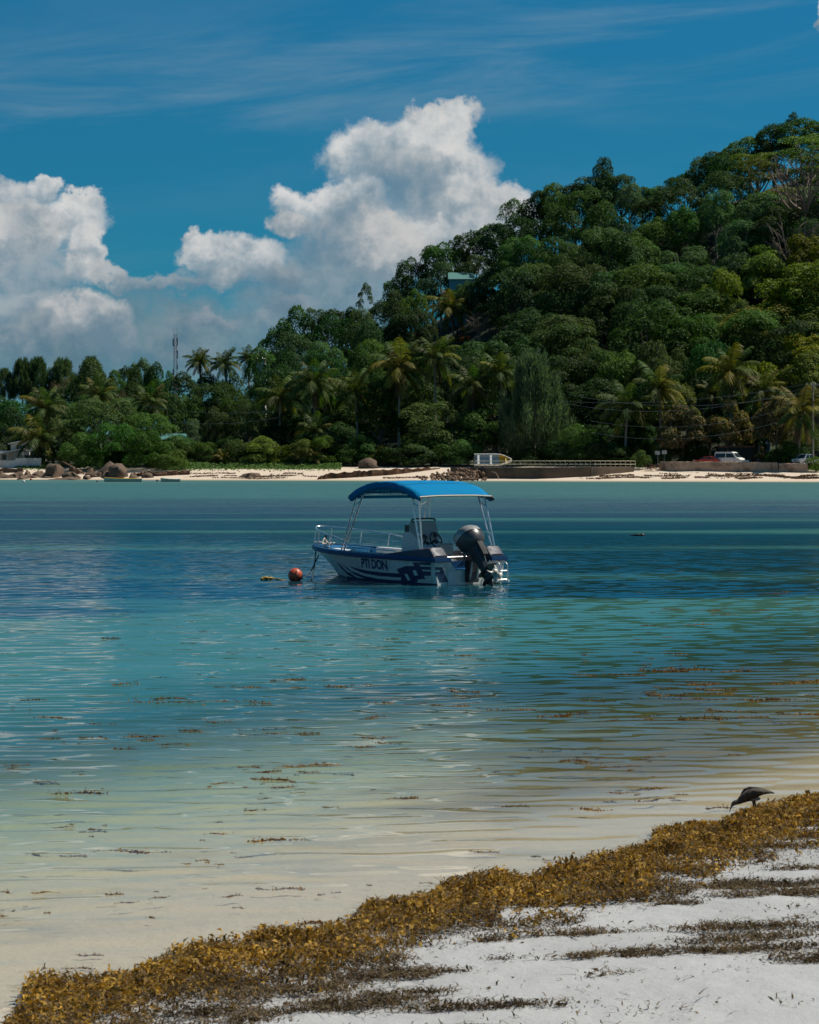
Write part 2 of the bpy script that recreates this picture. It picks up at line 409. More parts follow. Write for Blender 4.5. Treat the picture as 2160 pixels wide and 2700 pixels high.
def grid_faces(nr, nc):
    a = (np.arange(nr - 1)[:, None] * nc + np.arange(nc - 1)[None, :]).ravel()
    return np.stack([a, a + 1, a + nc + 1, a + nc], 1)

m, t, b = material('beach_sand')
geo = t.n('ShaderNodeNewGeometry').outputs['Position']
gx, gy, gz = t.sep(geo)
s_ = t.math('ADD', t.math('MULTIPLY', t.math('SUBTRACT', gx, SX), NX), t.math('MULTIPLY', t.math('SUBTRACT', gy, SY), NY))
n1 = t.noise(geo, 1.7, 5, 0.6).outputs['Fac']; n2 = t.noise(geo, 60, 4, 0.7).outputs['Fac']; n3 = t.noise(t.vmath('MULTIPLY', geo, (1, 3.0, 1)), 7, 6, 0.7).outputs['Fac']
wet = t.mr(t.math('MULTIPLY_ADD', n1, 0.9, s_), 0.25, 1.15, 1.0, 0.0)
dry = t.mix(n2, (0.295, 0.297, 0.295), (0.425, 0.427, 0.42))
dry = t.mix(t.mr(t.noise(geo, 0.9, 4, .6).outputs['Fac'], .42, .62, 0, .5), dry, t.mix(1.0, dry, (.80, .80, .79), 'MULTIPLY'))
dry = t.mix(t.mr(n3, 0.60, 0.75), dry, (0.34, 0.31, 0.26))
wetc = t.mix(n2, (0.45, 0.375, 0.26), (0.53, 0.45, 0.325))
wetc = t.mix(t.mr(t.noise(t.vmath('MULTIPLY', geo, (0.5, 1.2, 1)), 1.1, 5, 0.65).outputs['Fac'], 0.50, 0.72), wetc, (0.36, 0.31, 0.22))
weedy = t.math('MULTIPLY', t.mr(t.math('ADD', t.math('MULTIPLY', gx, .8), t.math('MULTIPLY', t.noise(t.vmath('MULTIPLY', geo, (.35, .9, 1)), 1.0, 5, .6).outputs['Fac'], 7.0)), 2.6, 5.6), t.mr(s_, -3.0, -1.0, 0.92, 0.0))
wetc = t.mix(weedy, wetc, t.mix(n1, (0.105, 0.075, 0.026), (0.17, 0.12, 0.042)))
t.set(b.inputs['Base Color'], t.mix(wet, dry, wetc))
t.set(b.inputs['Roughness'], t.mix(wet, (0.95,) * 3, (0.5,) * 3))
bump(t, b, t.math('ADD', t.math('MULTIPLY', n2, 0.25), t.noise(geo, 11, 4, 0.6).outputs['Fac']), 0.55, 0.03)
M['sand'] = m
gx_ = np.arange(-7.0, 9.0, 0.05); gy_ = np.arange(6.0, 23.0, 0.05)
X_, Y_ = np.meshgrid(gx_, gy_); s = shore_s(X_, Y_)
Z_ = beach_z(X_, Y_) + ((vnoise(X_, Y_, 3, 4, 0.45) - 0.5) * 0.06 + (vnoise(X_, Y_, 8, 2, 0.16) - 0.5) * 0.02) * np.clip((s - 0.5) / 1.0, 0.12, 1)
nf = len(gx_); V = np.stack([X_.ravel(), Y_.ravel(), Z_.ravel()], 1); F = grid_faces(len(gy_), nf)
# coarse sheet round it: behind the camera, to the sides and the seabed out to the far shore
gx2 = np.concatenate([[-3000, -600, -150, -60], np.arange(-40, 41, 4.0), [60, 150, 600, 3000]]); gy2 = np.concatenate([[-800, -60, -20, -8, 0, 3, 6], np.arange(8, 90, 4.0), [100, 130, 170, 230, 300, 330]])
X2, Y2 = np.meshgrid(gx2, gy2); s2 = shore_s(X2, Y2)
Z2 = np.where(s2 > 0, np.minimum(0.05 * s2, 2.5), np.maximum(0.045 * s2, -1.6)) - 0.03
Z2[(X2 > -6.5) & (X2 < 8.5) & (Y2 > 6.5) & (Y2 < 22.5)] -= 0.35
V2 = np.stack([X2.ravel(), Y2.ravel(), Z2.ravel()], 1)
bo = struct(mobj('beach', np_mesh('beach', np.concatenate([V, V2]), np.concatenate([F, grid_faces(len(gy2), len(gx2)) + len(V)]), M['sand'], True)))

# water: one sheet, real wavelets near the camera, finer ripples as bump
m, t, b = material('sea_water')
geo = t.n('ShaderNodeNewGeometry').outputs['Position']; gx, gy, gz = t.sep(geo)
s_ = t.math('ADD', t.math('MULTIPLY', t.math('SUBTRACT', gx, SX), NX), t.math('MULTIPLY', t.math('SUBTRACT', gy, SY), NY))
st = t.vmath('MULTIPLY', geo, (0.09, 0.30, 0.0))
na = t.noise(st, 1.0, 4, 0.6).outputs['Fac']
nb = t.noise(t.vmath('MULTIPLY', geo, (0.05, 0.16, 0.0)), 1.0, 5, 0.6).outputs['Fac']
depth = t.mr(t.math('MULTIPLY_ADD', na, 3.0, t.math('MULTIPLY', s_, -1.0)), 6.2, 14.5)
# bottom as the water shows it: pale sand flats, blue-black seagrass beds, pale shallows at the far shore
teal = t.mix(na, (0.026, 0.122, 0.102), (0.068, 0.190, 0.155))
deep = t.mix(nb, (0.002, 0.024, 0.042), (0.004, 0.052, 0.076))
grass_near = t.mr(t.math('MULTIPLY_ADD', nb, 30.0, t.math('MULTIPLY_ADD', gx, -0.4, gy)), 59.0, 64.0)
grass_far = t.mr(t.math('MULTIPLY_ADD', nb, 90.0, gy), 185.0, 245.0, 1.0, 0.0)
streak = t.mr(t.noise(t.vmath('MULTIPLY', geo, (0.012, 0.085, 0.0)), 1.0, 3, 0.6).outputs['Fac'], 0.52, 0.66, 1.0, 0.30)
bed = t.math('MULTIPLY', t.math('MULTIPLY', grass_near, grass_far), streak)
teal = t.mix(t.mr(gy, 70.0, 170.0), teal, t.mix(nb, (0.010, 0.072, 0.074), (0.025, 0.115, 0.105)))
body = t.mix(bed, teal, deep)
body = t.mix(t.mr(gy, 285.0, 325.0, 0.0, 0.35), body, (0.09, 0.16, 0.12))
dif = t.n('ShaderNodeBsdfDiffuse'); t.set(dif.inputs[0], body)
tra = t.n('ShaderNodeBsdfTransparent'); t.set(tra.inputs[0], t.mix(t.mr(s_, -7.0, -0.5), (0.66, 0.84, 0.78), (0.97, 0.985, 0.97)))
bodysh = t.n('ShaderNodeMixShader'); t.set(bodysh.inputs[0], depth)
t.t.links.new(tra.outputs[0], bodysh.inputs[1]); t.t.links.new(dif.outputs[0], bodysh.inputs[2])
r1 = t.noise(t.vmath('MULTIPLY', geo, (0.55, 1.5, 1)), 2.2, 3, 0.55).outputs['Fac']
r2 = t.noise(t.vmath('MULTIPLY', geo, (0.5, 1.3, 1)), 0.55, 3, 0.55).outputs['Fac']
far = t.mr(gy, 60.0, 120.0)
calm = t.mr(s_, -9.0, -1.0, 1.0, 0.12)
hgt = t.math('ADD', t.math('MULTIPLY', t.math('MULTIPLY', r1, calm), t.mr(gy, 45, 140, 0.0015, 0.15)), t.math('MULTIPLY', t.math('MULTIPLY', r2, far), 0.45))
bn = t.n('ShaderNodeBump'); bn.inputs['Strength'].default_value = 1.0; bn.inputs['Distance'].default_value = 1.0
t.set(bn.inputs['Height'], hgt)
glo = t.n('ShaderNodeBsdfGlossy'); t.set(glo.inputs['Roughness'], t.mr(gy, 55.0, 150.0, 0.015, 0.34)); glo.inputs['Color'].default_value = (0.95, 0.97, 1, 1)
fr = t.n('ShaderNodeFresnel'); fr.inputs['IOR'].default_value = 1.333
t.t.links.new(bn.outputs[0], glo.inputs['Normal']); t.t.links.new(bn.outputs[0], fr.inputs['Normal'])
frf = t.math('MULTIPLY', fr.outputs[0], t.mr(gy, 30, 100, 1.0, 0.40))
mx = t.n('ShaderNodeMixShader'); t.set(mx.inputs[0], frf)
t.t.links.new(bodysh.outputs[0], mx.inputs[1]); t.t.links.new(glo.outputs[0], mx.inputs[2])
t.t.links.new(mx.outputs[0], t.t.nodes['Material Output'].inputs[0]); t.t.nodes.remove(b)
M['water'] = m
rows = [8.0]
while rows[-1] < 110: rows.append(rows[-1] + max(0.042, rows[-1] * 0.0013))
while rows[-1] < 400: rows.append(rows[-1] * 1.05)
rows = np.array(rows + [1200.0, 5000.0])
ncol = 230; cf = np.linspace(-1, 1, ncol)
Xr = rows[:, None] * 0.27 * cf[None, :]; Yr = np.repeat(rows[:, None], ncol, 1)
h = np.zeros_like(Xr); wr = np.random.default_rng(5)
for i in range(40):
    lam = np.exp(wr.normal(np.log(0.42), 0.40)); lam = min(max(lam, 0.24), 1.3)
    th = wr.normal(-0.06, 0.26); k = 2 * pi / lam
    slope = 0.0145 * (1.0 if 0.30 < lam < 0.9 else 0.65)
    env = 0.5 + 1.1 * vnoise(Xr, Yr, 20 + i, 1, 5 + 4 * wr.random())
    h += slope / k * env * np.sin(k * (sin(th) * Xr + cos(th) * Yr) + wr.random() * 2 * pi)
sr = shore_s(Xr, Yr)
h *= np.clip((-sr - 0.05) / 2.4, 0.05, 1) * np.clip((110 - Yr) / 40, 0, 1)
Xfull = np.concatenate([np.full((len(rows), 1), -4000.0), Xr, np.full((len(rows), 1), 4000.0)], 1)
Yfull = np.concatenate([Yr[:, :1], Yr, Yr[:, :1]], 1); Hfull = np.concatenate([h[:, :1] * 0, h, h[:, :1] * 0], 1)
water = struct(mobj('water', np_mesh('water', np.stack([Xfull.ravel(), Yfull.ravel(), Hfull.ravel()], 1), grid_faces(len(rows), ncol + 2), M['water'], True)))

# ------------------------------------------------------------------ far shore: one terrain sheet
def far_s(x_, y_): return (y_ - (336 - 0.36 * x_)) * 0.94                 # metres inland from the far waterline
RX = np.array([-400, -150, -86, -54, -34, -28, -14, 4, 16, 34, 62, 86, 140, 400.0])
RH = np.array([7, 7, 7, 7.5, 10, 15, 21, 31, 37, 47, 52, 61, 66, 60.0])
def land_z(x_, y_):
    x_ = np.asarray(x_, float); y_ = np.asarray(y_, float)
    s = far_s(x_, y_); cx = x_ * 480 / np.maximum(y_, 300)
    z_ = np.interp(s, [-60, 0, 4, 14, 22, 40], [-2.6, 0, 0.42, 1.62, 2.25, 2.35])
    q = np.clip((s - 32) / 118, 0, 1); q = q * q * (3 - 2 * q) * 0.55 + q * 0.45
    fall = np.clip((s - 150) / 160, 0, 1)
    z_ = z_ + np.interp(cx, RX, RH) * q * (1 - 0.6 * fall) + (vnoise(x_, y_, 2, 3, 22) - 0.5) * 4 * q
    return z_
def far_xy(u, Y): return (u - 1080) * Y / FP
lx = np.concatenate([[-3000, -900, -400, -220], np.arange(-150, 151, 3.0), [220, 400, 900, 3000]])
ls = np.concatenate([np.arange(-60, 0, 10), np.arange(0, 44, 2.0), np.arange(46, 330, 6.0), [400, 600, 1500, 4000]])
LX, LS = np.meshgrid(lx, ls); LY = LS / 0.94 + (336 - 0.36 * np.clip(LX, -300, 300))
LZ = land_z(np.clip(LX, -300, 300), LY)
LZ += (vnoise(LX, LY, 9, 3, 3.0) - 0.5) * 0.35 * np.clip(LS / 6, 0, 1)
m, t, b = material('far_land')
geo = t.n('ShaderNodeNewGeometry').outputs['Position']; gx, gy, gz = t.sep(geo)
fs = t.math('MULTIPLY', t.math('SUBTRACT', gy, t.math('MULTIPLY_ADD', gx, -0.36, 336)), 0.94)
n1 = t.noise(geo, 0.35, 5, 0.6).outputs['Fac']; n2 = t.noise(geo, 2.5, 4, 0.6).outputs['Fac']
sandc = t.mix(n2, (0.50, 0.40, 0.30), (0.62, 0.52, 0.41))
sandc = t.mix(t.mr(fs, 0.4, 2.2, 0.75, 0.0), sandc, (0.30, 0.24, 0.15))
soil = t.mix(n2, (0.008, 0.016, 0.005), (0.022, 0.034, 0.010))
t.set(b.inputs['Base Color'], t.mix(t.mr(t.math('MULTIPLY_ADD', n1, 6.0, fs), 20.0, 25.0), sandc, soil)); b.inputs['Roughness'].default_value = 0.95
bump(t, b, n2, 0.5, 0.2)
M['far_land'] = m
land = struct(mobj('far_shore_terrain', np_mesh('far_shore_terrain', np.stack([LX.ravel(), LY.ravel(), LZ.ravel()], 1), grid_faces(len(ls), len(lx)), M['far_land'], True)))
def gz_at(x_, y_): return float(land_z(x_, y_))

# ------------------------------------------------------------------ vegetation
def leaves(pos, nrm, size, r, ratio=0.5, bend=0.0, vary=0.0):
    """one small bent leaf (two quads sharing a midrib would be 4 tris: here a folded diamond) per point"""
    n = len(pos); rnd = r.normal(size=(n, 3))
    t1 = np.cross(nrm, rnd); t1 /= np.linalg.norm(t1, axis=1, keepdims=True) + 1e-9
    t2 = np.cross(nrm, t1)
    L = (size * r.uniform(0.5, 1.5, n) * np.where(r.random(n) < vary, r.uniform(1.25, 1.8, n), np.where(r.random(n) < vary * 2, .55, 1.0)))[:, None]; Wd = L * ratio * r.uniform(.6, 1.3, (n, 1))
    fold = nrm * (L * 0.12)
    V = np.stack([pos - t1 * L * .5, pos - t2 * Wd * .5 + fold, pos + t1 * L * .5 - nrm * L * bend, pos + t2 * Wd * .5 + fold], 1).reshape(-1, 3)
    a = np.arange(n) * 4
    return V, np.stack([a, a + 1, a + 2, a + 3], 1)
def sph(n, r):
    v_ = r.normal(size=(n, 3)); return v_ / np.linalg.norm(v_, axis=1, keepdims=True)
def crown_mesh(name, seed, mat, nblob=26, nleaf=13000, leaf=0.062, flat=1.0, layered=False, spread=0.66, br=(0.26, 0.40), fill=0.12):
    r = np.random.default_rng(seed)
    d = sph(nblob * 3, r); d = d[d[:, 2] > -0.55][:nblob]
    cen = d * spread * r.uniform(0.75, 1.12, (len(d), 1)); cen[:, 2] = cen[:, 2] * flat
    rad = r.uniform(br[0], br[1], len(d))
    if layered: cen[:, 2] = np.round(cen[:, 2] * 3.0) / 3.0
    k = r.choice(len(d), nleaf, p=rad ** 2 / (rad ** 2).sum())
    dd = sph(nleaf, r); dd[:, 2] = np.where(dd[:, 2] < -0.25, -dd[:, 2], dd[:, 2])
    rr = rad[k][:, None] * (1 - np.abs(r.normal(0, fill, (nleaf, 1))))
    sq = np.array([1, 1, 0.38 if layered else 0.82])
    lump = 1 + 0.22 * np.sin(dd[:, :1] * 7 + k[:, None]) * np.sin(dd[:, 1:2] * 6 + 2 * k[:, None]) * np.cos(dd[:, 2:3] * 6)
    pos = cen[k] + dd * rr * sq * lump
    keep = np.ones(nleaf, bool)
    for i in range(len(d)):
        inside = np.linalg.norm((pos - cen[i]) / sq, axis=1) < rad[i] * 0.72
        keep &= ~(inside & (k != i) & (r.random(nleaf) < 0.85))
    pos, dd = pos[keep], dd[keep]
    nr = dd * 0.75 + np.array([0, 0, 0.35]) + r.normal(0, 0.42, dd.shape); nr /= np.linalg.norm(nr, axis=1, keepdims=True)
    V, F = leaves(pos, nr, leaf, r)
    return np_mesh(name, V, F, mat)
def needle_mesh(name, seed, mat, n=20000):
    """casuarina: upright feathery plumes of thin drooping needles"""
    r = np.random.default_rng(seed); npl = 150
    h = r.uniform(-0.95, 0.75, npl); ang = r.uniform(0, 2 * pi, npl)
    wid = np.interp(h, [-.95, -.5, .1, .75], [.75, .98, .72, .16]) * r.uniform(0.25, 1.0, npl) ** .6
    base = np.stack([np.cos(ang) * wid, np.sin(ang) * wid, h], 1)
    k = r.integers(0, npl, n); up = r.beta(1.3, 1.8, n)
    pl = base[k] + np.stack([np.cos(ang[k]) * 0.10 * up, np.sin(ang[k]) * 0.10 * up, 0.42 * up], 1) + r.normal(0, 0.055, (n, 3)) * (1.45 - up)[:, None]
    dirv = np.stack([np.cos(ang[k]) * .35, np.sin(ang[k]) * .35, np.ones(n)], 1) + r.normal(0, 0.45, (n, 3)); dirv /= np.linalg.norm(dirv, axis=1, keepdims=True)
    sd = np.cross(dirv, r.normal(size=(n, 3))); sd /= np.linalg.norm(sd, axis=1, keepdims=True)
    L = r.uniform(0.06, 0.15, n)[:, None]; w = 0.010
    V = np.stack([pl - sd * w, pl + sd * w, pl + dirv * L + sd * w * .3, pl + dirv * L - sd * w * .3], 1).reshape(-1, 3); a = np.arange(n) * 4
    return np_mesh(name, V, np.stack([a, a + 1, a + 2, a + 3], 1), mat)
def trunk_mesh(name, seed, mat, limbs=6, bare=False):
    """unit tree: base at 0, fork at 0.45, limbs reach into the crown (height 1)"""
    r = random.Random(seed); mb = MB()
    lean = (r.uniform(-.06, .06), r.uniform(-.06, .06))
    top = Vector((lean[0], lean[1], 0.5))
    mb.tube(curve_pts([(0, 0, -0.06), (lean[0] * .2, lean[1] * .2, .15), (lean[0] * .7, lean[1] * .9, .34), top], 3), [0.036, .034, .031, .029, .028, .027, .026, .025, .024, .023][:10], 7)
    for i in range(limbs):
        a = 2 * pi * i / limbs + r.uniform(-.4, .4); rr = r.uniform(.2, .36); e = r.uniform(.68, .95)
        st = Vector((lean[0] * .8, lean[1] * .8, r.uniform(.34, .5)))
        en = Vector((cos(a) * rr, sin(a) * rr, e)); md = (st + en) / 2 + Vector((cos(a) * .05, sin(a) * .05, -.03))
        mb.tube(curve_pts([st, md, en], 3), [.016, .014, .012, .010, .008, .006, .004], 5)
        if bare:
            for j in range(7):
                q = r.uniform(.25, 1); p0 = st.lerp(en, q) if q < .5 else md.lerp(en, (q - .5) * 2)
                a2 = a + r.uniform(-1.1, 1.1); l2 = r.uniform(.08, .2)
                p1 = p0 + Vector((cos(a2) * l2, sin(a2) * l2, r.uniform(.02, .14)))
                mb.tube([p0, (p0 + p1) / 2 + Vector((0, 0, .012)), p1], [.006, .0045, .002], 4)
                for j2 in range(4):
                    a3 = a2 + r.uniform(-1.0, 1.0); l3 = l2 * r.uniform(.3, .6); pp = p0.lerp(p1, r.uniform(.4, 1))
                    mb.tube([pp, pp + Vector((cos(a3) * l3, sin(a3) * l3, r.uniform(0, .06)))], [.0032, .0014], 3)
    return mb.mesh(name, mat, True)

TRUNK = [trunk_mesh('trunk', 30 + i, M['bark']) for i in range(3)] + [trunk_mesh('trunk', 40, M['bark_pale'])]
M['twig'] = simple('twig', (0.17, 0.125, 0.095), 0.9, var=0.3, scale=3)
BARE = [trunk_mesh('bare_branches', 60 + i, M['twig'], 11, True) for i in range(2)]
CROWN = {}
for kind, mat, kw in [('dark', 'leaf_dark', {}), ('mid', 'leaf_mid', {}), ('grey', 'leaf_grey', dict(nblob=30, br=(.20, .32), leaf=.052, nleaf=13000)), ('lime', 'leaf_lime', {}),
                      ('yellow', 'leaf_yellow', dict(nblob=20, br=(.24, .38))), ('tier', 'leaf_lime', dict(layered=True, nblob=18)), ('albizia', 'leaf_lime', dict(layered=True, nblob=22, flat=.55, leaf=.06, nleaf=5200)),
                      ('dry', 'leaf_dry', dict(nblob=24, br=(.18, .3), nleaf=2600, leaf=.05, fill=.3)), ('red', 'leaf_red', dict(nblob=20, br=(.24, .36), leaf=.075)),
                      ('open', 'leaf_mid', dict(nblob=18, br=(.18, .30), spread=.70, nleaf=5000)),
                      ('big', 'leaf_dark', dict(nblob=40, br=(.18, .30), spread=.74, nleaf=15000, leaf=.048)), ('bigmid', 'leaf_mid', dict(nblob=40, br=(.18, .30), spread=.74, nleaf=15000, leaf=.048))]:
    CROWN[kind] = [crown_mesh('crown_' + kind, hash(kind) % 1000 if False else sum(map(ord, kind)) + 50 * i, M[mat], **kw) for i in range(3 if kind in ('dark', 'mid', 'grey', 'big') else 2)]
CROWN['needle'] = [needle_mesh('crown_needle', 5 + i, M['needle']) for i in range(2)]
tcount = [0]; TREES = []
def tree(kind, x_, y_, zbase, ztop, width, label, group=None, name='broadleaf_tree', low=0.25, depthw=None, cat='tree', trunk=True):
    """Empty at the foot > trunk, crown; low = share of the height that stays bare below the crown"""
    i = tcount[0]; tcount[0] += 1; r = random.Random(i * 7 + 3)
    rt = thing(name, label, cat, (x_, y_, zbase), 0, group)
    H = ztop - zbase
    ch = H * (1 - low) / 2; zc = H - ch * 0.93
    uc, vc = pix((x_, y_, zbase + zc)); TREES.append((rt, uc, vc, width * .47 * FP / y_, ch * 1.0 * FP / y_, y_, group))
    if kind == 'bare':
        mobj('branches', BARE[i % 2], rt, rot=(0, 0, r.uniform(0, 6.28)), scale=(width * 1.35, width * 1.35, H)); return rt
    if trunk: mobj('trunk', TRUNK[3 if kind in ('grey', 'albizia', 'dry') else i % 3], rt, rot=(0, 0, r.uniform(0, 6.28)), scale=(width * .8 if width < H else H * .8,) * 2 + (H * 0.9,))
    C_ = CROWN[kind]
    mobj('crown', C_[i % len(C_)], rt, loc=(0, 0, zc), rot=(0, 0, r.uniform(0, 6.28)), scale=(width / 2, (depthw or width) / 2, ch * 1.06))
    return rt
def ptree(kind, u, vtop, w, Y, label, vbase=None, **kw):
    """a tree known from the photograph: column, row of its top, crown width in photo pixels, distance"""
    x_ = far_xy(u, Y); zb = gz_at(x_, Y) - 0.3
    if vbase is not None: zb = px(u, vbase, Y).z
    return tree(kind, x_, Y, zb, px(u, vtop, Y).z, w * Y / FP, label, **kw)
def Yat(u, s): return (336 + s / 0.94) / (1 + 0.36 * (u - 1080) / FP)

def s_for(u, v):
    """metres inland where the ground shows at pixel (u, v)"""
    for s in np.arange(36, 150, .5):
        Y = Yat(u, s)
        if pix((far_xy(u, Y), Y, gz_at(far_xy(u, Y), Y)))[1] <= v: return float(s)
    return 148.0
# hillside wood: every tree one thing; labels by look and by where on the hill it stands
LOOK = {'dark': 'dark green dense broadleaf tree', 'mid': 'mid green rounded broadleaf tree', 'grey': 'grey-green billowing broadleaf tree', 'lime': 'bright green broadleaf tree',
        'yellow': 'yellow-green sunlit broadleaf tree', 'albizia': 'pale green flat-topped feathery tree', 'open': 'thin open-crowned tree', 'dry': 'brownish half-dry tree', 'bigmid': 'wide mid green broadleaf tree', 'big': 'wide dark broadleaf tree'}
def zone(u, v):
    a = ('on the left foot of the hill' if u < 760 else 'on the low left shoulder of the hill' if u < 960 else 'below the teal-roofed hill house' if u < 1180 and v > 720 else
         'left of the teal-roofed hill house' if u < 1180 else 'right of the teal-roofed hill house' if u < 1380 else 'above the grey casuarina' if u < 1600 else 'above the coconut palms by the road' if u < 1840 else 'by the bare tree on the right')
    b_ = 'high' if v < 560 else 'halfway' if v < 760 else 'low'
    return b_ + ' ' + a
SIL = [(-200, 985), (640, 930), (700, 905), (725, 862), (770, 820), (830, 808), (900, 815), (940, 812), (985, 795), (1040, 742), (1090, 685), (1130, 652), (1200, 622), (1280, 592), (1350, 532), (1440, 492), (1500, 482), (1560, 458), (1640, 458), (1720, 492), (1780, 472), (1830, 452), (1850, 428), (1900, 402), (1960, 372), (2040, 332), (2090, 314), (2160, 308), (2300, 300)]
SU = [a[0] for a in SIL]; SV = [a[1] for a in SIL]
hr = random.Random(21)
def hill_tree(x_, y_, kind, H, w):
    zb = gz_at(x_, y_); u, v = pix((x_, y_, zb + H))
    if not (-80 < u < 2240): return
    vs = np.interp(u, SU, SV)
    if v < vs + 6:                      # keep the skyline of the photograph
        H -= (vs + 6 - v) * y_ / FP
        if H < 4.5: return
    v = pix((x_, y_, zb + H))[1]
    ck = {'dark': 'big', 'mid': 'bigmid'}.get(kind, kind) if w > 12.5 else kind
    tree(ck, x_, y_, zb - 0.4, zb + H, w, ('wide ' if ck != kind else '') + LOOK[kind] + ' ' + zone(u, v), group='trees on the wooded hillside', low=0.05)
sp = 7.4
for iy in range(16):
    for ix in range(-9, 15):
        s = 42 + iy * sp + hr.uniform(-2.6, 2.6); xq = ix * 7.6 + hr.uniform(-2.8, 2.8)
        y_ = 336 - 0.36 * xq + s / 0.94; x_ = xq * y_ / 440
        u = 1080 + x_ * FP / y_
        if u < 660 + (iy * 8) or (s > 148): continue
        g = vnoise(np.array([x_]), np.array([y_]), 31, 2, 28)[0] + hr.uniform(-.12, .12)
        v = pix((x_, y_, gz_at(x_, y_) + 9))[1]
        kind = 'grey' if g > .60 else 'mid' if g > .50 else 'dark' if g > .36 else hr.choice(['dark', 'mid', 'dark'])
        if u > 1960 and v > 640: kind = hr.choice(['yellow', 'yellow', 'mid', 'lime'])
        elif u > 1700 and v > 740: kind = hr.choice(['lime', 'mid', 'dark', 'mid'])
        elif u > 1960 and v < 520: kind = hr.choice(['albizia', 'mid', 'albizia'])
        hill_tree(x_, y_, kind, hr.uniform(10, 16), hr.uniform(8, 17))
# crest trees that make the skyline
CREST = [(735, 868, 70, 'mid'), (785, 818, 80, 'mid'), (835, 806, 60, 'open'), (880, 812, 80, 'dark'), (925, 812, 60, 'dark'), (963, 748, 46, 'open'), (1005, 790, 70, 'dark'), (1055, 732, 70, 'mid'), (1095, 680, 70, 'mid'), (1140, 650, 85, 'open'), (1205, 615, 50, 'open'), (1180, 640, 90, 'mid'),
         (1250, 605, 80, 'dark'), (1300, 580, 90, 'grey'), (1360, 525, 80, 'grey'), (1420, 500, 70, 'dark'), (1465, 480, 80, 'lime'), (1520, 485, 90, 'dark'), (1560, 462, 80, 'dark'), (1594, 425, 52, 'mid'), (1640, 458, 80, 'dark'), (1690, 485, 90, 'grey'), (1770, 465, 42, 'open'), (1740, 490, 70, 'mid'),
         (1815, 455, 80, 'dark'), (1860, 420, 80, 'mid'), (1915, 395, 90, 'dark'), (1975, 365, 100, 'mid'), (2040, 330, 90, 'dark'), (2090, 298, 44, 'open'), (2110, 316, 110, 'mid'), (2170, 308, 110, 'albizia'), (2230, 300, 120, 'mid')]
for (u, v, w, kind) in CREST:
    Y = Yat(u, 142 if u > 1000 else 120)
    ptree(kind, u, v, w * (1.15 if kind == 'open' else 1.6), Y, LOOK[kind] + ' on the skyline ' + zone(u, v).split(' ', 1)[1] + (' standing proud' if kind == 'open' else ''), group='trees on the hill skyline', low=0.55 if kind == 'open' else 0.25)

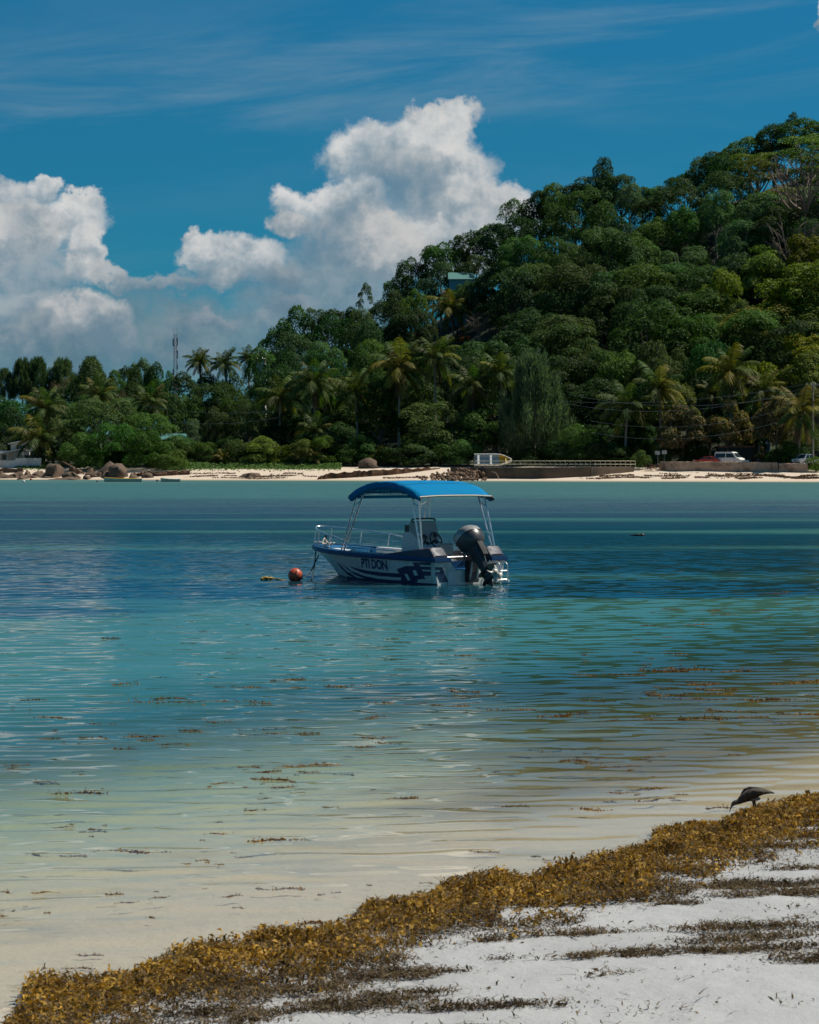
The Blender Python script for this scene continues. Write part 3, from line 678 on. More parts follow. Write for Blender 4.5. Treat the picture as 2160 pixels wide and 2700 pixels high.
# trees picked out one by one: kind, column, top row, width, metres inland, label
for (kind, u, v, w, s, lab) in [
    ('dry', 175, 985, 130, 75, 'brown half-dry tree behind the shore palm on the far left'),
    ('mid', 245, 962, 130, 70, 'fresh green round tree right of the brown half-dry tree'),
    ('dry', 320, 1020, 80, 55, 'small brownish tree above the big spreading takamaka'),
    ('dark', 30, 1052, 150, 48, 'dark tree at the far left edge above the white house'),
    ('dark', 25, 1075, 120, 34, 'dark tree right behind the roof of the white house'),
    ('mid', -25, 1040, 150, 62, 'green tree cut by the left edge behind the white house'),
    ('mid', 110, 1030, 110, 60, 'green tree behind the tall shore palm'),
    ('bigmid', 275, 1055, 230, 22, 'big spreading dark takamaka tree over the shore boulders'),
    ('bigmid', 385, 1085, 190, 20, 'right-hand lobe of broad green canopy above the boulders, a takamaka tree'),
    ('mid', 180, 1120, 110, 25, 'low green tree at the foot of the spreading takamaka'),
    ('dark', 480, 985, 140, 62, 'tall dark tree right of the lattice mast'),
    ('big', 560, 1010, 170, 52, 'tall dark dense tree below the three skyline palms'),
    ('dark', 440, 1030, 120, 45, 'dark tree under the lattice mast'),
    ('dark', 350, 1010, 110, 80, 'dark rounded tree left of the lattice mast'),
    ('mid', 570, 1075, 110, 30, 'bright-sided tree behind the yellow shrub'),
    ('big', 650, 1060, 140, 30, 'dark tree in front of the low palms left of centre'),
    ('dark', 545, 985, 120, 67, 'dark tree right under the leftmost skyline palm'),
    ('mid', 610, 985, 110, 67, 'green tree right under the middle skyline palm'),
    ('mid', 690, 925, 110, 75, 'green tree at the left foot of the hill near the white gable'),
    ('dark', 760, 930, 130, 60, 'dark tree behind the palm row at the foot of the hill'),
    ('dark', 950, 912, 130, 56, 'rounded dark glossy tree above the central palms'),
    ('dark', 760, 1080, 110, 32, 'dark tree behind the leaning low palm'),
    ('mid', 1000, 1015, 140, 30, 'light green tree at the centre of the shore wood'),
    ('bigmid', 1140, 1065, 220, 26, 'wide green mango tree behind the groyne'),
    ('dark', 1080, 1030, 150, 34, 'dark tree behind the wide mango tree'),
    ('lime', 1270, 905, 170, 62, 'bright green rounded tree above the stranded boat'),
    ('tier', 1300, 1035, 90, 31, 'bright tiered almond tree left of the casuarina'),
    ('mid', 1255, 1085, 120, 27, 'dark green tree just left of the stranded boat'),
    ('dark', 1340, 1090, 90, 29, 'dark tree between the almond tree and the casuarina'),
    ('big', 1480, 860, 230, 58, 'huge dark tree behind the casuarina'),
    ('big', 1720, 800, 300, 62, 'huge dark glossy tree above the roadside palms'),
    ('big', 1590, 930, 190, 50, 'vine-hung dark tree right of the casuarina'),
    ('lime', 1815, 775, 135, 78, 'lime green tree in the middle of the right-hand slope'),
    ('dark', 1950, 860, 150, 60, 'dark tree behind the yellowing roadside palm'),
    ('yellow', 2090, 740, 190, 75, 'tall yellow-green tree at the right edge of the slope'),
    ('big', 2090, 850, 200, 55, 'dark tree at the right edge behind the power pole'),
    ('mid', 1960, 800, 120, 70, 'mid green tree left of the tall yellow-green tree'),
    ('red', 1800, 1062, 165, 23, 'red-flecked flowering bush left of the van'),
    ('red', 1920, 1060, 140, 24, 'red-flecked flowering bush behind the van'),
    ('red', 2045, 1040, 130, 22, 'pink-flowering bush under the power pole'),
    ('dark', 1870, 1080, 120, 31, 'dark bush between the two red-flecked bushes'),
    ('mid', 2110, 1130, 120, 26, 'green bush behind the pick-up at the right edge'),
    ('dark', 2000, 1110, 90, 30, 'dark bush behind the crates by the van'),
    ('mid', 1680, 1110, 100, 28, 'green bush under the roadside palms'),
    ('mid', 1770, 1150, 110, 25, 'low green bush behind the two white signs'),
]:
    ptree(kind, u, v, w, Yat(u, s), lab, low=0.0 if s < 40 else 0.08)
FZ = [(-60, 130, 'behind the white house'), (130, 480, 'behind the big takamaka'), (480, 720, 'under the three skyline palms'), (720, 1000, 'behind the left central palms'), (1000, 1330, 'behind the right central palms'), (1330, 1640, 'behind the casuarina'), (1640, 1900, 'behind the roadside palms'), (1900, 2230, 'behind the power wires')]
fr_ = random.Random(9)
for row, s0 in enumerate((33, 42, 52, 64)):
    for k in range(34):
        u = -60 + k * 68 + (row % 2) * 34 + fr_.uniform(-14, 14); s = s0 + fr_.uniform(-3, 3)
        vt = [1130, 1085, 1040, 1010][row] + fr_.uniform(-22, 22) + (0 if u > 640 else 18)
        if (1050 < u < 1290 and row == 3) or (row == 3 and (u < 140 or 280 < u < 345)): continue
        kind = fr_.choice(['dark', 'mid', 'dark', 'grey'] if u < 1850 else ['mid', 'yellow', 'lime', 'dark'])
        z_ = [a[2] for a in FZ if a[0] <= u < a[1]]
        if not z_: continue
        ptree(kind, u, vt, fr_.uniform(95, 135), Yat(u, s), LOOK[kind] + ' in the ' + ['front', 'second', 'third', 'back'][row] + ' rank ' + z_[0], low=0.0, group='trees of the shore wood')
ptree('needle', 1408, 965, 205, Yat(1408, 27), 'grey-green plumy casuarina behind the white railing', name='casuarina_tree', low=0.0)
for (u, v, w, lab) in [(12, 982, 60, 'leftmost hazy casuarina on the far ridge'), (60, 958, 75, 'second hazy casuarina on the far ridge, taller'), (100, 956, 75, 'third hazy casuarina on the far ridge, tallest'), (165, 958, 90, 'broad hazy casuarina right of the tallest one'), (240, 955, 80, 'hazy casuarina behind the fresh green tree')]:
    ptree('needle', u, v, w * 1.15, 1150, lab, vbase=1062, name='casuarina_tree', low=0.05, group='casuarinas on the far ridge')
for i, (u, v, w) in enumerate([(300, 985, 80), (335, 965, 90), (375, 953, 95), (415, 958, 85), (445, 980, 70), (290, 1000, 70), (400, 990, 90), (355, 1000, 90)]):
    ptree('dark' if i % 2 else 'mid', u, v, w, 540 + 12 * (i % 3), ['rounded tree on the low far knoll left of the mast', 'dark tree on the low far knoll left of the mast'][i % 2], group='trees on the far knoll', low=0.1)
for (u, v, w, Y, lab, k) in [(2120, 400, 190, Yat(2120, 100), 'large leafless grey-branched tree on the upper right slope', 'bare'), (2095, 560, 130, Yat(2095, 88), 'second leafless tree below the large bare one', 'bare'), (1262, 825, 60, Yat(1262, s_for(1262, 915)), 'small pale dead tree right of the hillside palm', 'bare')]:
    ptree('bare', u, v, w, Y, lab, name='bare_tree')
# leave out wood trees that nothing of shows, and those that would hide the house, palm and dead tree in the clearing
for (u, vt, w) in [(1000, 815, 70), (1040, 790, 80), (1085, 765, 80), (1125, 750, 85), (1165, 742, 80), (1205, 752, 70), (1245, 745, 80), (1150, 790, 90), (1100, 810, 90), (1240, 800, 90), (1060, 830, 90), (1290, 800, 90), (1200, 775, 80)]:
    ptree('mid' if u % 2 else 'dark', u, vt, w * 1.2, Yat(u, 120 if vt < 770 else 105), 'low bushy tree in the undergrowth around the teal-roofed hill house', group='undergrowth round the hill house', low=0.0)
PROT = [(1222, 722, 126), (1188, 815, s_for(1188, 905)), (1160, 820, s_for(1188, 905)), (1220, 820, s_for(1188, 905)), (1262, 850, s_for(1262, 915)), (1210, 893, s_for(1210, 915)), (1150, 868, s_for(1150, 876)), (2120, 470, 100), (2100, 600, 88), (685, 945, 84)]
SOFT = ('undergrowth round the hill house', 'trees on the wooded hillside', 'trees of the shore wood', 'trees on the hill skyline')
def kill(rt):
    for c_ in list(rt.children): bpy.data.objects.remove(c_)
    bpy.data.objects.remove(rt)
gsz = 6; zbuf = np.zeros((220, 380), bool); gv, gu = np.mgrid[0:220, 0:380]; gu = gu * gsz - 60; gv = gv * gsz
alive = []
for T in sorted(TREES, key=lambda a: a[5]):
    rt, u, v, ru, rv, y_, grp = T
    if grp in SOFT and any(((pu - u) / (ru * .95)) ** 2 + ((pv - v) / (rv * .95)) ** 2 < 1 and y_ < Yat(pu, ps_) - 1 for pu, pv, ps_ in PROT): kill(rt); continue
    el_ = ((gu - u) / ru) ** 2 + ((gv - v) / rv) ** 2 < 1
    tot = el_.sum(); vis = (el_ & ~zbuf & (gu >= 0) & (gu < 2160)).sum()
    if grp in SOFT and vis < max(3, (.04 if 'skyline' in grp else .12) * tot): kill(rt); continue
    if 'bare' not in rt.name: zbuf |= ((gu - u) / (ru * .9)) ** 2 + ((gv - v) / (rv * .9)) ** 2 < 1
    alive.append(T)
ORD = ['leftmost', 'second from left', 'third from left', 'fourth from left', 'fifth from left', 'sixth from left', 'seventh from left', 'eighth from left', 'ninth from left', 'tenth from left', 'eleventh from left', 'twelfth from left']
short = lambda l: l.replace(' with a small tuft', '').replace('dense broadleaf ', '').replace('rounded broadleaf ', 'rounded ').replace('billowing broadleaf ', 'billowing ')
by = {}
for T in alive: by.setdefault(T[0]['label'], []).append(T)
for lab, L_ in by.items():
    if len(L_) > 1:
        for k, T in enumerate(sorted(L_, key=lambda a: a[1])): T[0]['label'] = ' '.join((short(lab) + ', ' + ORD[min(k, 11)]).split()[:16])
# shrubs along the shore
def shrub(kind, u, vtop, vbase, w, s, lab, group=None):
    Y = Yat(u, s); x_ = far_xy(u, Y)
    zt_ = px(u, vtop, Y).z; zb_ = min(px(u, vbase, Y).z, gz_at(x_, Y)) - .15
    return tree(kind, x_, Y, zb_ - .3 * (zt_ - zb_), zt_, w * Y / FP, lab, name='shrub', low=0.0, cat='shrub', group=group, trunk=False)
for (kind, u, vt, vb, w, s, lab) in [
    ('mid', 215, 1150, 1250, 130, 13, 'green bush drooping over the pointed boulder'), ('bigmid', 300, 1120, 1248, 170, 14, 'wide green bush drooping behind the domed boulder'), ('mid', 390, 1140, 1248, 120, 13, 'green bush drooping right of the domed boulder'), ('lime', 455, 1185, 1246, 100, 13, 'bright bush at the top of the beach near the small dinghy'),
    ('mid', 1535, 1120, 1215, 150, 25, 'rounded grey-green shrub right of the casuarina'), ('grey', 1600, 1155, 1218, 80, 24, 'small shrub beside the end of the railing'), ('mid', 1690, 1192, 1240, 62, 15, 'leafy bush at the end of the white railing on the sand'),
    ('mid', 930, 1160, 1238, 120, 23, 'bush above the groyne'), ('yellow', 1010, 1175, 1238, 80, 22, 'yellowish bush beside the groyne boulder'), ('mid', 1100, 1165, 1236, 160, 22, 'wide green bush behind the groyne'), ('mid', 1220, 1160, 1232, 120, 22, 'green bush left of the stranded boat'),
    ('lime', 440, 1195, 1240, 130, 18, 'bright green shore bush right of the big boulder'), ('mid', 480, 1170, 1232, 110, 21, 'green shore bush in front of the small green-roofed house'), ('mid', 400, 1150, 1235, 110, 21, 'leafy bush above the two-humped boulder'),
    ('yellow', 585, 1192, 1230, 55, 20, 'small golden yellow shrub on the green verge'), ('dark', 700, 1160, 1225, 140, 24, 'dark shrub left of the groyne'), ('dark', 820, 1150, 1228, 130, 24, 'dark shrub behind the young palms'), ('mid', 780, 1195, 1232, 70, 20, 'light green shrub beside the young palms'),
    ('yellow', 190, 1180, 1235, 90, 19, 'yellowish bush under the left takamaka branches'), ('mid', 2075, 1165, 1230, 120, 18, 'green bush overhanging the stone sea wall at the right'), ('lime', 2145, 1205, 1245, 60, 12, 'low bright green plant at the right edge of the sand'), ('mid', 1740, 1185, 1222, 70, 22, 'low bush under the white signs'),
    ('red', 2010, 1180, 1216, 50, 22, 'small reddish bush right of the dark shed'), ('dark', 330, 1160, 1236, 160, 20, 'shadowed undergrowth bush beneath the takamaka'), ('mid', 1830, 1165, 1215, 90, 24, 'low bush behind the red car'),
    ('dark', 620, 1150, 1225, 120, 26, 'dark shrub behind the golden yellow shrub'), ('dark', 1400, 1180, 1225, 150, 24, 'dark undergrowth below the casuarina')]:
    shrub(kind, u, vt, vb, w, s, lab)
fz = [(140, 480, 'under the takamaka'), (480, 700, 'on the green verge'), (700, 900, 'left of the groyne'), (900, 1260, 'behind the groyne'), (1480, 1720, 'behind the railing end')]
fr_ = random.Random(17); k = 0
for (u0, u1, z_) in fz:
    u = u0
    while u < u1:
        kd = fr_.choice(['mid', 'dark', 'lime', 'mid', 'grey']); vt = fr_.uniform(1150, 1188); sz = fr_.choice(['tall', 'mid-height']) if vt < 1168 else 'low'
        shrub(kd, u, vt, 1228, fr_.uniform(85, 125), fr_.uniform(20.5, 24), '%s %s shrub %s, %s' % (sz, {'mid': 'mid green', 'dark': 'dark green', 'lime': 'bright green', 'grey': 'grey-green'}[kd], z_, ORD[round((u - u0) / 52)]), group='shrubs along the far shore')
        u += 52
# ground creeper on the bank: nobody could count its leaves
r = np.random.default_rng(77); n = 9000
uu = r.uniform(430, 900, n); ss = r.normal(17.5, 2.0, n); uu[:1400] = r.uniform(40, 130, 1400); uu[1400:2000] = r.uniform(2080, 2180, 600)
YY = (336 + ss / 0.94) / (1 + 0.36 * (uu - 1080) / FP); XX = (uu - 1080) * YY / FP
ps = np.stack([XX, YY, land_z(XX, YY) + r.uniform(0.05, 0.7, n) * np.clip((ss - 14) / 4, .1, 1)], 1)
nn = r.normal(0, .5, (n, 3)) + np.array([0, -.3, 1]); nn /= np.linalg.norm(nn, axis=1, keepdims=True)
V, F = leaves(ps, nn, 0.34, r, 0.8)
o = tag(mobj('ground_creeper', np_mesh('ground_creeper', V, F, M['creeper'])), 'low bright green creeper covering the bank above the far beach', 'ground cover'); o['kind'] = 'stuff'
# red flowers on the slope
n = 240; uu = r.uniform(1185, 1240, n); Yf = Yat(1210, s_for(1210, 915)); ps = np.stack([(uu - 1080) * Yf / FP, np.full(n, Yf) + r.normal(0, .8, n), CAMZ - (r.normal(893, 3.5, n) - HOR - (uu - 1210) * .12 * 0) * Yf / FP], 1)
V, F = leaves(ps, sph(n, r), 0.30, r, 0.8)
fl = thing('flame_tree', 'small tree with orange-red flowers below the hillside palm', 'tree', (far_xy(1210, Yf), Yf, gz_at(far_xy(1210, Yf), Yf)))
Vl = V - np.array(fl.location)
mobj('flowers', np_mesh('flowers', Vl, F, M['flower_red']), fl)
hh = px(1210, 893, Yf).z - fl.location.z
mobj('crown', CROWN['open'][1], fl, loc=(0, 0, hh - .7), scale=(2.6, 2.2, 1.4)); mobj('trunk', TRUNK[1], fl, scale=(3, 3, max(1.5, hh)))

# coconut palms: every frond a part
def frond_mesh(name, seed, el0, droop, mat, n=26):
    r = np.random.default_rng(seed); q = np.linspace(0, 1, n)
    ang = el0 - droop * q ** 1.25
    dx = np.cos(ang) / n; dz = np.sin(ang) / n
    px_ = np.concatenate([[0], np.cumsum(dx)])[:n]; pz_ = np.concatenate([[0], np.cumsum(dz)])[:n]
    V, F = [], []
    for i in range(2, n):
        L = 0.30 * (sin(pi * (0.12 + 0.80 * q[i]))) ** 0.7 * r.uniform(.85, 1.1)
        tx, tz = cos(ang[i]), sin(ang[i])
        for sd in (-1, 1):
            p0 = np.array([px_[i], 0, pz_[i]])
            d_ = np.array([tx * .55, sd * .72, tz * .55 - .38 + r.normal(0, .10)]); d_ /= np.linalg.norm(d_)
            p1 = p0 + d_ * L * .55; p2 = p0 + d_ * L + np.array([0, 0, -.10 * L * 3])
            w = np.array([tx, 0, tz]) * 0.019
            b0 = len(V); V += [p0 - w * .6, p0 + w * .6, p1 + w, p1 - w, p2]; F += [(b0, b0 + 1, b0 + 2, b0 + 3), (b0 + 3, b0 + 2, b0 + 4, b0 + 4)]
    mb = MB(); mb.add(V, [f if f[2] != f[3] else f[:3] for f in F])
    mb.tube([(px_[i], 0, pz_[i]) for i in range(0, n, 3)], [0.014 * (1 - .8 * q[i]) for i in range(0, n, 3)], 4)
    me = bpy.data.meshes.new(name); me.from_pydata(mb.v, [], mb.f); me.materials.append(mat); return me
FR = {}
for key, mt in (('g', 'frond'), ('y', 'frond_yellow'), ('d', 'frond_dead')):
    FR[key] = [frond_mesh('frond', 3 + i, e, d_, M[mt]) for i, (e, d_) in enumerate([(1.35, .9), (1.0, 1.3), (.65, 1.45), (.30, 1.5), (-.1, 1.35), (-.6, .9), (-1.15, .35)])]
M['nut'] = simple('nut', (0.16, 0.11, 0.03), 0.5, var=0.4)
def palm(u, v, rad, s, lab, mix_=('g', 'g', 'g', 'g', 'g', 'g', 'y'), vbase=None, group='coconut palms', nf=22, skirt=2, cat='palm', name='coconut_palm'):
    i = tcount[0]; tcount[0] += 1; r = random.Random(i * 13 + 1)
    Y = Yat(u, s); x_ = far_xy(u, Y); zb = gz_at(x_, Y) - .2; top = px(u, v, Y)
    ub = x_ + r.uniform(-1.2, 1.2) * min(1, (top.z - zb) / 8)
    if vbase is not None: zb = px(u, vbase, Y).z
    rt = thing(name, lab, cat, (ub, Y, zb), 0, group)
    tp = Vector((x_ - ub, 0, top.z - zb)); md = tp * .5 + Vector((r.uniform(-.4, .4), 0, 0))
    pts = curve_pts([(0, 0, 0), md, tp], 6)
    MB().tube(pts, [.24 - .10 * k / (len(pts) - 1) + .03 * (k == 0) for k in range(len(pts))], 8).build('trunk', M['bark_pale'], rt, True)
    L = rad * 1.12 * Y / FP
    for k in range(nf):
        a = k * 2.399 + r.uniform(-.25, .25); t_ = (k + .5) / nf
        vi = min(5, int(t_ * 5.6)); key = r.choice(mix_)
        if t_ > .8 and r.random() < .25: key = 'y'
        mobj('frond', FR[key][vi], rt, loc=tp, rot=(r.uniform(-.12, .12), r.uniform(-.1, .1), a), scale=L * r.uniform(.85, 1.12))
    for k in range(skirt):
        mobj('frond', FR['d'][6], rt, loc=tp - Vector((0, 0, .1)), rot=(0, 0, r.uniform(0, 6.28)), scale=L * r.uniform(.6, .95))
    nb_ = MB()
    for k in range(7): nb_.ball(tp + Vector((cos(k * .9) * .3, sin(k * .9) * .3, -.25 - .1 * (k % 3))), .15, 7, 5)
    if s < 60: nb_.build('coconuts', M['nut'], rt, True)
    return rt
for a in [(105, 1160, 78, 20, 'coconut palm in front of the white house, trunk at its garden wall'), (122, 1080, 70, 30, 'taller dark palm behind the palm in front of the white house'), (262, 1045, 62, 29, 'palm poking out between the green tree and the takamaka'), (395, 1062, 58, 30, 'palm behind the right side of the takamaka'),
          (527, 955, 42, 66, 'leftmost of the three palms on the skyline right of the mast'), (592, 960, 46, 68, 'middle of the three palms on the skyline right of the mast'), (655, 945, 36, 78, 'rightmost and smallest of the three skyline palms'),
          (738, 1050, 70, 30, 'palm at the left end of the central row'), (828, 1012, 78, 31, 'palm second in the central row, with bushy head'), (938, 1038, 78, 29.5, 'palm third in the central row, with gold frond ribs'), (1058, 972, 88, 30, 'largest central palm with a long skirt of dead fronds', ('g', 'g', 'g', 'y'), None, 'coconut palms', 24, 7), (1148, 945, 72, 32, 'palm right of and behind the largest central palm'),
          (1245, 1018, 68, 29, 'dark palm left of the casuarina with hanging fronds', ('g',), None, 'coconut palms', 22, 5), (1318, 985, 66, 31.5, 'palm peering over the bright tiered almond tree'), (836, 1140, 58, 24, 'low leaning palm above the young palms'), (1188, 815, 66, s_for(1188, 905), 'lone palm high on the slope below the hill house', ('g', 'y')),
          (1655, 1075, 84, 25, 'silvery palm right of the casuarina'), (1738, 1025, 82, 28, 'tall palm between the silvery palm and the red-flecked bush'), (1925, 985, 92, 29, 'big yellow-ribbed palm above the parked van', ('y', 'g', 'y')), (2012, 1030, 66, 30, 'smaller palm right of the big yellow-ribbed palm', ('y', 'g')), (2115, 1085, 84, 17, 'yellow drooping palm at the right edge by the power pole', ('y', 'y', 'g'), None, 'coconut palms', 20, 5),
          (1880, 1040, 50, 34, 'small palm half hidden behind the red-flecked bushes')]:
    palm(*a)
for (u, v, rd, lab) in [(795, 1200, 34, 'young palm on the bank, left of a pair'), (830, 1205, 34, 'young palm on the bank, right of a pair'), (588, 1205, 26, 'small golden-leaved young palm on the verge')]:
    palm(u, v, rd, 19, lab, ('y', 'g') if u > 600 else ('y',), nf=12, skirt=0, group='young palms on the bank', name='young_palm')

# ------------------------------------------------------------------ the moored motor boat
ALPHA = R(52); SB = Vector((1.381, 52.08, 0.0)); LB = 6.0
boat = thing('motor_boat', 'white motor boat with blue canopy and PTI DON on its side, moored mid-bay', 'boat', SB, pi - ALPHA)
BM = Matrix.Translation(SB) @ Matrix.Rotation(pi - ALPHA, 4, 'Z'); BI = BM.inverted()
def bl(u, v, y_loc):
    """pixel -> point of the boat's own space on the plane y = y_loc"""
    o_ = BI @ cam.location; d_ = (BI.to_3x3() @ px(u, v, 1.0) - BI.to_3x3() @ Vector((0, 0, CAMZ)))
    k = (y_loc - o_.y) / d_.y; return o_ + d_ * k
def sheer_b(a): return float(np.interp(a, [0, 1, 2.2, 3.3, 4.2, 5.0, 5.5, 5.8, 5.95, 6.0], [1.04, 1.08, 1.10, 1.08, .96, .70, .45, .25, .12, .02]))
def sheer_z(a): return float(np.interp(a, [0, 3, 4.5, 6], [.58, .61, .66, .72]))
def bot(q):                                      # waterline edge of the side, q 0 stern .. 1 bow
    return Vector((4.95 * q, float(np.interp(q, [0, .4, .6, .75, .88, .96, 1], [.93, .93, .85, .68, .40, .15, 0.005])), -.10))
def hull_pt(q, t_, side=1, off=0.0):
    a = LB * q; tpv = Vector((a, sheer_b(a), sheer_z(a))); p = bot(q).lerp(tpv, t_)
    p.y -= 0.10 * sin(pi * t_) * max(0, q - .35)
    p.y = max(p.y, 0.0) + off; p.y *= side; return p
QN, TN = 40, 8
for_hull = MB()
for side in (1, -1):
    rings = [[hull_pt(i / QN, j / TN, side) for j in range(TN + 1)] for i in range(QN + 1)]
    for_hull.loft(rings, False, False)
    for_hull.loft([[bot(i / QN) * 1 if side > 0 else Vector((bot(i / QN).x, -bot(i / QN).y, bot(i / QN).z)), Vector((bot(i / QN).x * .995, 0, -.42 + .32 * (i / QN) ** 3))] for i in range(QN + 1)], False, False)
# transom with a cut-out for the motor
for_hull.add([(0, 1.04, .58), (0, .62, .58), (0, .42, .33), (0, -.42, .33), (0, -.62, .58), (0, -1.04, .58), (0, -.93, -.10), (0, 0, -.42), (0, .93, -.10)], [(0, 1, 2, 8), (2, 3, 6, 7, 8), (3, 4, 5, 6)])
hull = for_hull.build('hull', M['gel'], boat, True)
# rubbing strake / gunwale rim
rim = MB()
for side in (1, -1):
    rr = []
    for i in range(49):
        a = LB * i / 48; b_, z_ = sheer_b(a), sheer_z(a)
        inn = max(b_ - .17, 0.0)
        rr.append([Vector((a + (.05 if i == 48 else 0), side * (b_ + .035), z_ - .055)), Vector((a + (.06 if i == 48 else 0), side * (b_ + .05), z_)), Vector((a, side * (b_ + .02), z_ + .05)), Vector((min(a, 5.85), side * inn, z_ + .055)), Vector((min(a, 5.85), side * inn, z_ - .05))])
    rim.loft(rr)
rim.build('gunwale', M['rim_blue'], boat, True)
for sd in (1, -1):
    MB().box((-.035, sd * .84, .575), (.075, .50, .10)).build('transom_rim', M['rim_blue'], boat, bevel=.015)
# liner: sole, inner walls, foredeck
ln = MB()
for side in (1, -1):
    ln.loft([[Vector((a, side * max(sheer_b(a) - .165, 0), sheer_z(a) + .02)), Vector((a, side * max(sheer_b(a) - .24 - max(0, a - 3) * .12, 0), .16 + max(0, a - 3.2) * .22))] for a in np.linspace(.15, 4.6, 30)], False, False)
ln.build('inner_liner', M['deck_blue'], boat, True)
fl_ = MB()
fl_.loft([[Vector((LB * i / 40, max(sheer_b(LB * i / 40) - .16, 0), .17)), Vector((LB * i / 40, -max(sheer_b(LB * i / 40) - .16, 0), .17))] for i in range(1, 27)], False, False)
fl_.build('cockpit_floor', M['gel_deck'], boat)
fd = MB(); fd.loft([[Vector((a, max(sheer_b(a) - .15, .01), sheer_z(a) + .035)), Vector((a, 0, sheer_z(a) + .06)), Vector((a, -max(sheer_b(a) - .15, .01), sheer_z(a) + .035))] for a in np.linspace(4.55, 5.9, 14)], False, False)
fd.loft([[Vector((4.55, y_, sheer_z(4.55) + .04)), Vector((4.50, y_ * .8, .45))] for y_ in np.linspace(.66, -.66, 6)], False, False)
fd.build('foredeck', M['deck_blue'], boat, True)
for sd in (1, -1):
    MB().loft([[Vector((a, sd * (sheer_b(a) - .165), sheer_z(a) + .062)), Vector((a, sd * (sheer_b(a) - .36), sheer_z(a) + .062)), Vector((a, sd * (sheer_b(a) - .36), sheer_z(a) - .08))] for a in np.linspace(2.3, 4.3, 12)], False, False).build('side_deck', M['gel_deck'], boat)
    # raised quarter coamings at the stern
    cm = MB(); prof = [(2.15, .64), (1.6, .70), (.75, .80), (.30, .86), (.17, .85), (0.02, .68), (0.02, .60)]
    cm.loft([[Vector((a, sd * 1.06, .62)), Vector((a, sd * 1.03, z_ - .03)), Vector((a, sd * .97, z_)), Vector((a, sd * .70, z_)), Vector((a, sd * .64, z_ - .03)), Vector((a, sd * .62, .3))] for a, z_ in prof])
    cm.build('coaming', M['coaming'], boat, True)
MB().box((.55, 0, .36), (.08, 1.25, .30)).build('well_bulkhead', M['rim_blue'], boat)
MB().box((.28, 0, .32), (.55, 1.0, .04)).build('motor_well', M['deck_blue'], boat)
for sd in (1, -1):
    MB().loft([[hull_pt(q, .10, sd, .003), hull_pt(q, .205, sd, .003)] for q in np.linspace(0, .985, 40)], False, False).build('boot_stripe', M['navy'], boat)
# name and graphics on the hull sides, laid 4 mm proud of the planking
qs, ts = np.meshgrid(np.linspace(0, 1, 241), np.linspace(0, 1, 61), indexing='ij')
hp = np.array([pix(BM @ hull_pt(q, t_, 1)) for q, t_ in zip(qs.ravel(), ts.ravel())])
def hull_qt(u, v):
    k = np.argmin((hp[:, 0] - u) ** 2 + (hp[:, 1] - v) ** 2); q, t_ = qs.ravel()[k], ts.ravel()[k]
    for _ in range(3):
        p0 = np.array(pix(BM @ hull_pt(q, t_))); e_ = 1e-3
        J = np.stack([(np.array(pix(BM @ hull_pt(q + e_, t_))) - p0) / e_, (np.array(pix(BM @ hull_pt(q, t_ + e_))) - p0) / e_], 1)
        d_ = np.linalg.lstsq(J, np.array([u, v]) - p0, rcond=None)[0]; q = min(max(q + d_[0], 0), 1); t_ = min(max(t_ + d_[1], 0), 1)
    return q, t_
ZX, ZY = 2.331, 2.331
def zp(x_, y_): return (660 + x_ / ZX, 1230 + y_ / ZY)
def decal(mb, poly, side=1):
    """polygon in (q, t), cut into strips that follow the hull"""
    bm = bmesh.new(); vs = [bm.verts.new((p[0] * 6, p[1], 0)) for p in poly]; bm.faces.new(vs)
    bmesh.ops.triangulate(bm, faces=bm.faces[:])
    for q in np.arange(.05, 6, .12): bmesh.ops.bisect_plane(bm, geom=bm.verts[:] + bm.edges[:] + bm.faces[:], plane_co=(q, 0, 0), plane_no=(1, 0, 0))
    for q in (.25, .5, .75): bmesh.ops.bisect_plane(bm, geom=bm.verts[:] + bm.edges[:] + bm.faces[:], plane_co=(0, q, 0), plane_no=(0, 1, 0))
    bm.verts.index_update()
    mb.add([hull_pt(min(max(v.co.x / 6, 0), 1), min(max(v.co.y, 0), 1), side, 0.006) for v in bm.verts], [[v.index for v in f.verts] for f in bm.faces]); bm.free()
shapes = [  # traced on the near side: swooshes and the stepped block pattern
    [(605, 608), (640, 622), (720, 640), (820, 652), (925, 658), (925, 682), (800, 674), (700, 656), (640, 632)],
    [(560, 595), (620, 640), (700, 672), (790, 690), (880, 698), (1010, 702), (1010, 712), (850, 712), (740, 700), (650, 668), (600, 634)],
    [(530, 582), (590, 640), (650, 680), (690, 698), (740, 703), (660, 694), (600, 665), (560, 625)],
    [(900, 632), (948, 632), (956, 612), (1010, 612), (998, 590), (1110, 590), (1110, 605), (1045, 605), (1052, 622), (1112, 622), (1112, 641), (1058, 641), (1064, 650), (1112, 650), (1112, 668), (1068, 668), (1078, 690), (1032, 694), (1028, 712), (930, 708), (926, 676), (916, 654)]]
gr = MB()
for poly in shapes:
    for sd in (1, -1): decal(gr, [hull_qt(*zp(*p)) for p in poly], sd)
hg = gr.build('hull_graphic', M['navy'], boat)
for poly in [[(950, 660), (968, 660), (988, 700), (970, 700)], [(1000, 640), (1020, 636), (1034, 668), (1014, 672)], [(1043, 604), (1113, 607), (1113, 617), (1049, 615)], [(1058, 633), (1115, 636), (1115, 646), (1064, 644)], [(1070, 672), (1116, 672), (1116, 712), (1088, 708), (1080, 690)]]:
    MB().add([hull_pt(*hull_qt(*zp(*p)), 1, .012) for p in poly], [tuple(range(len(poly)))]).build('hull_graphic_inset', M['gel'], hg)
tg = MB()
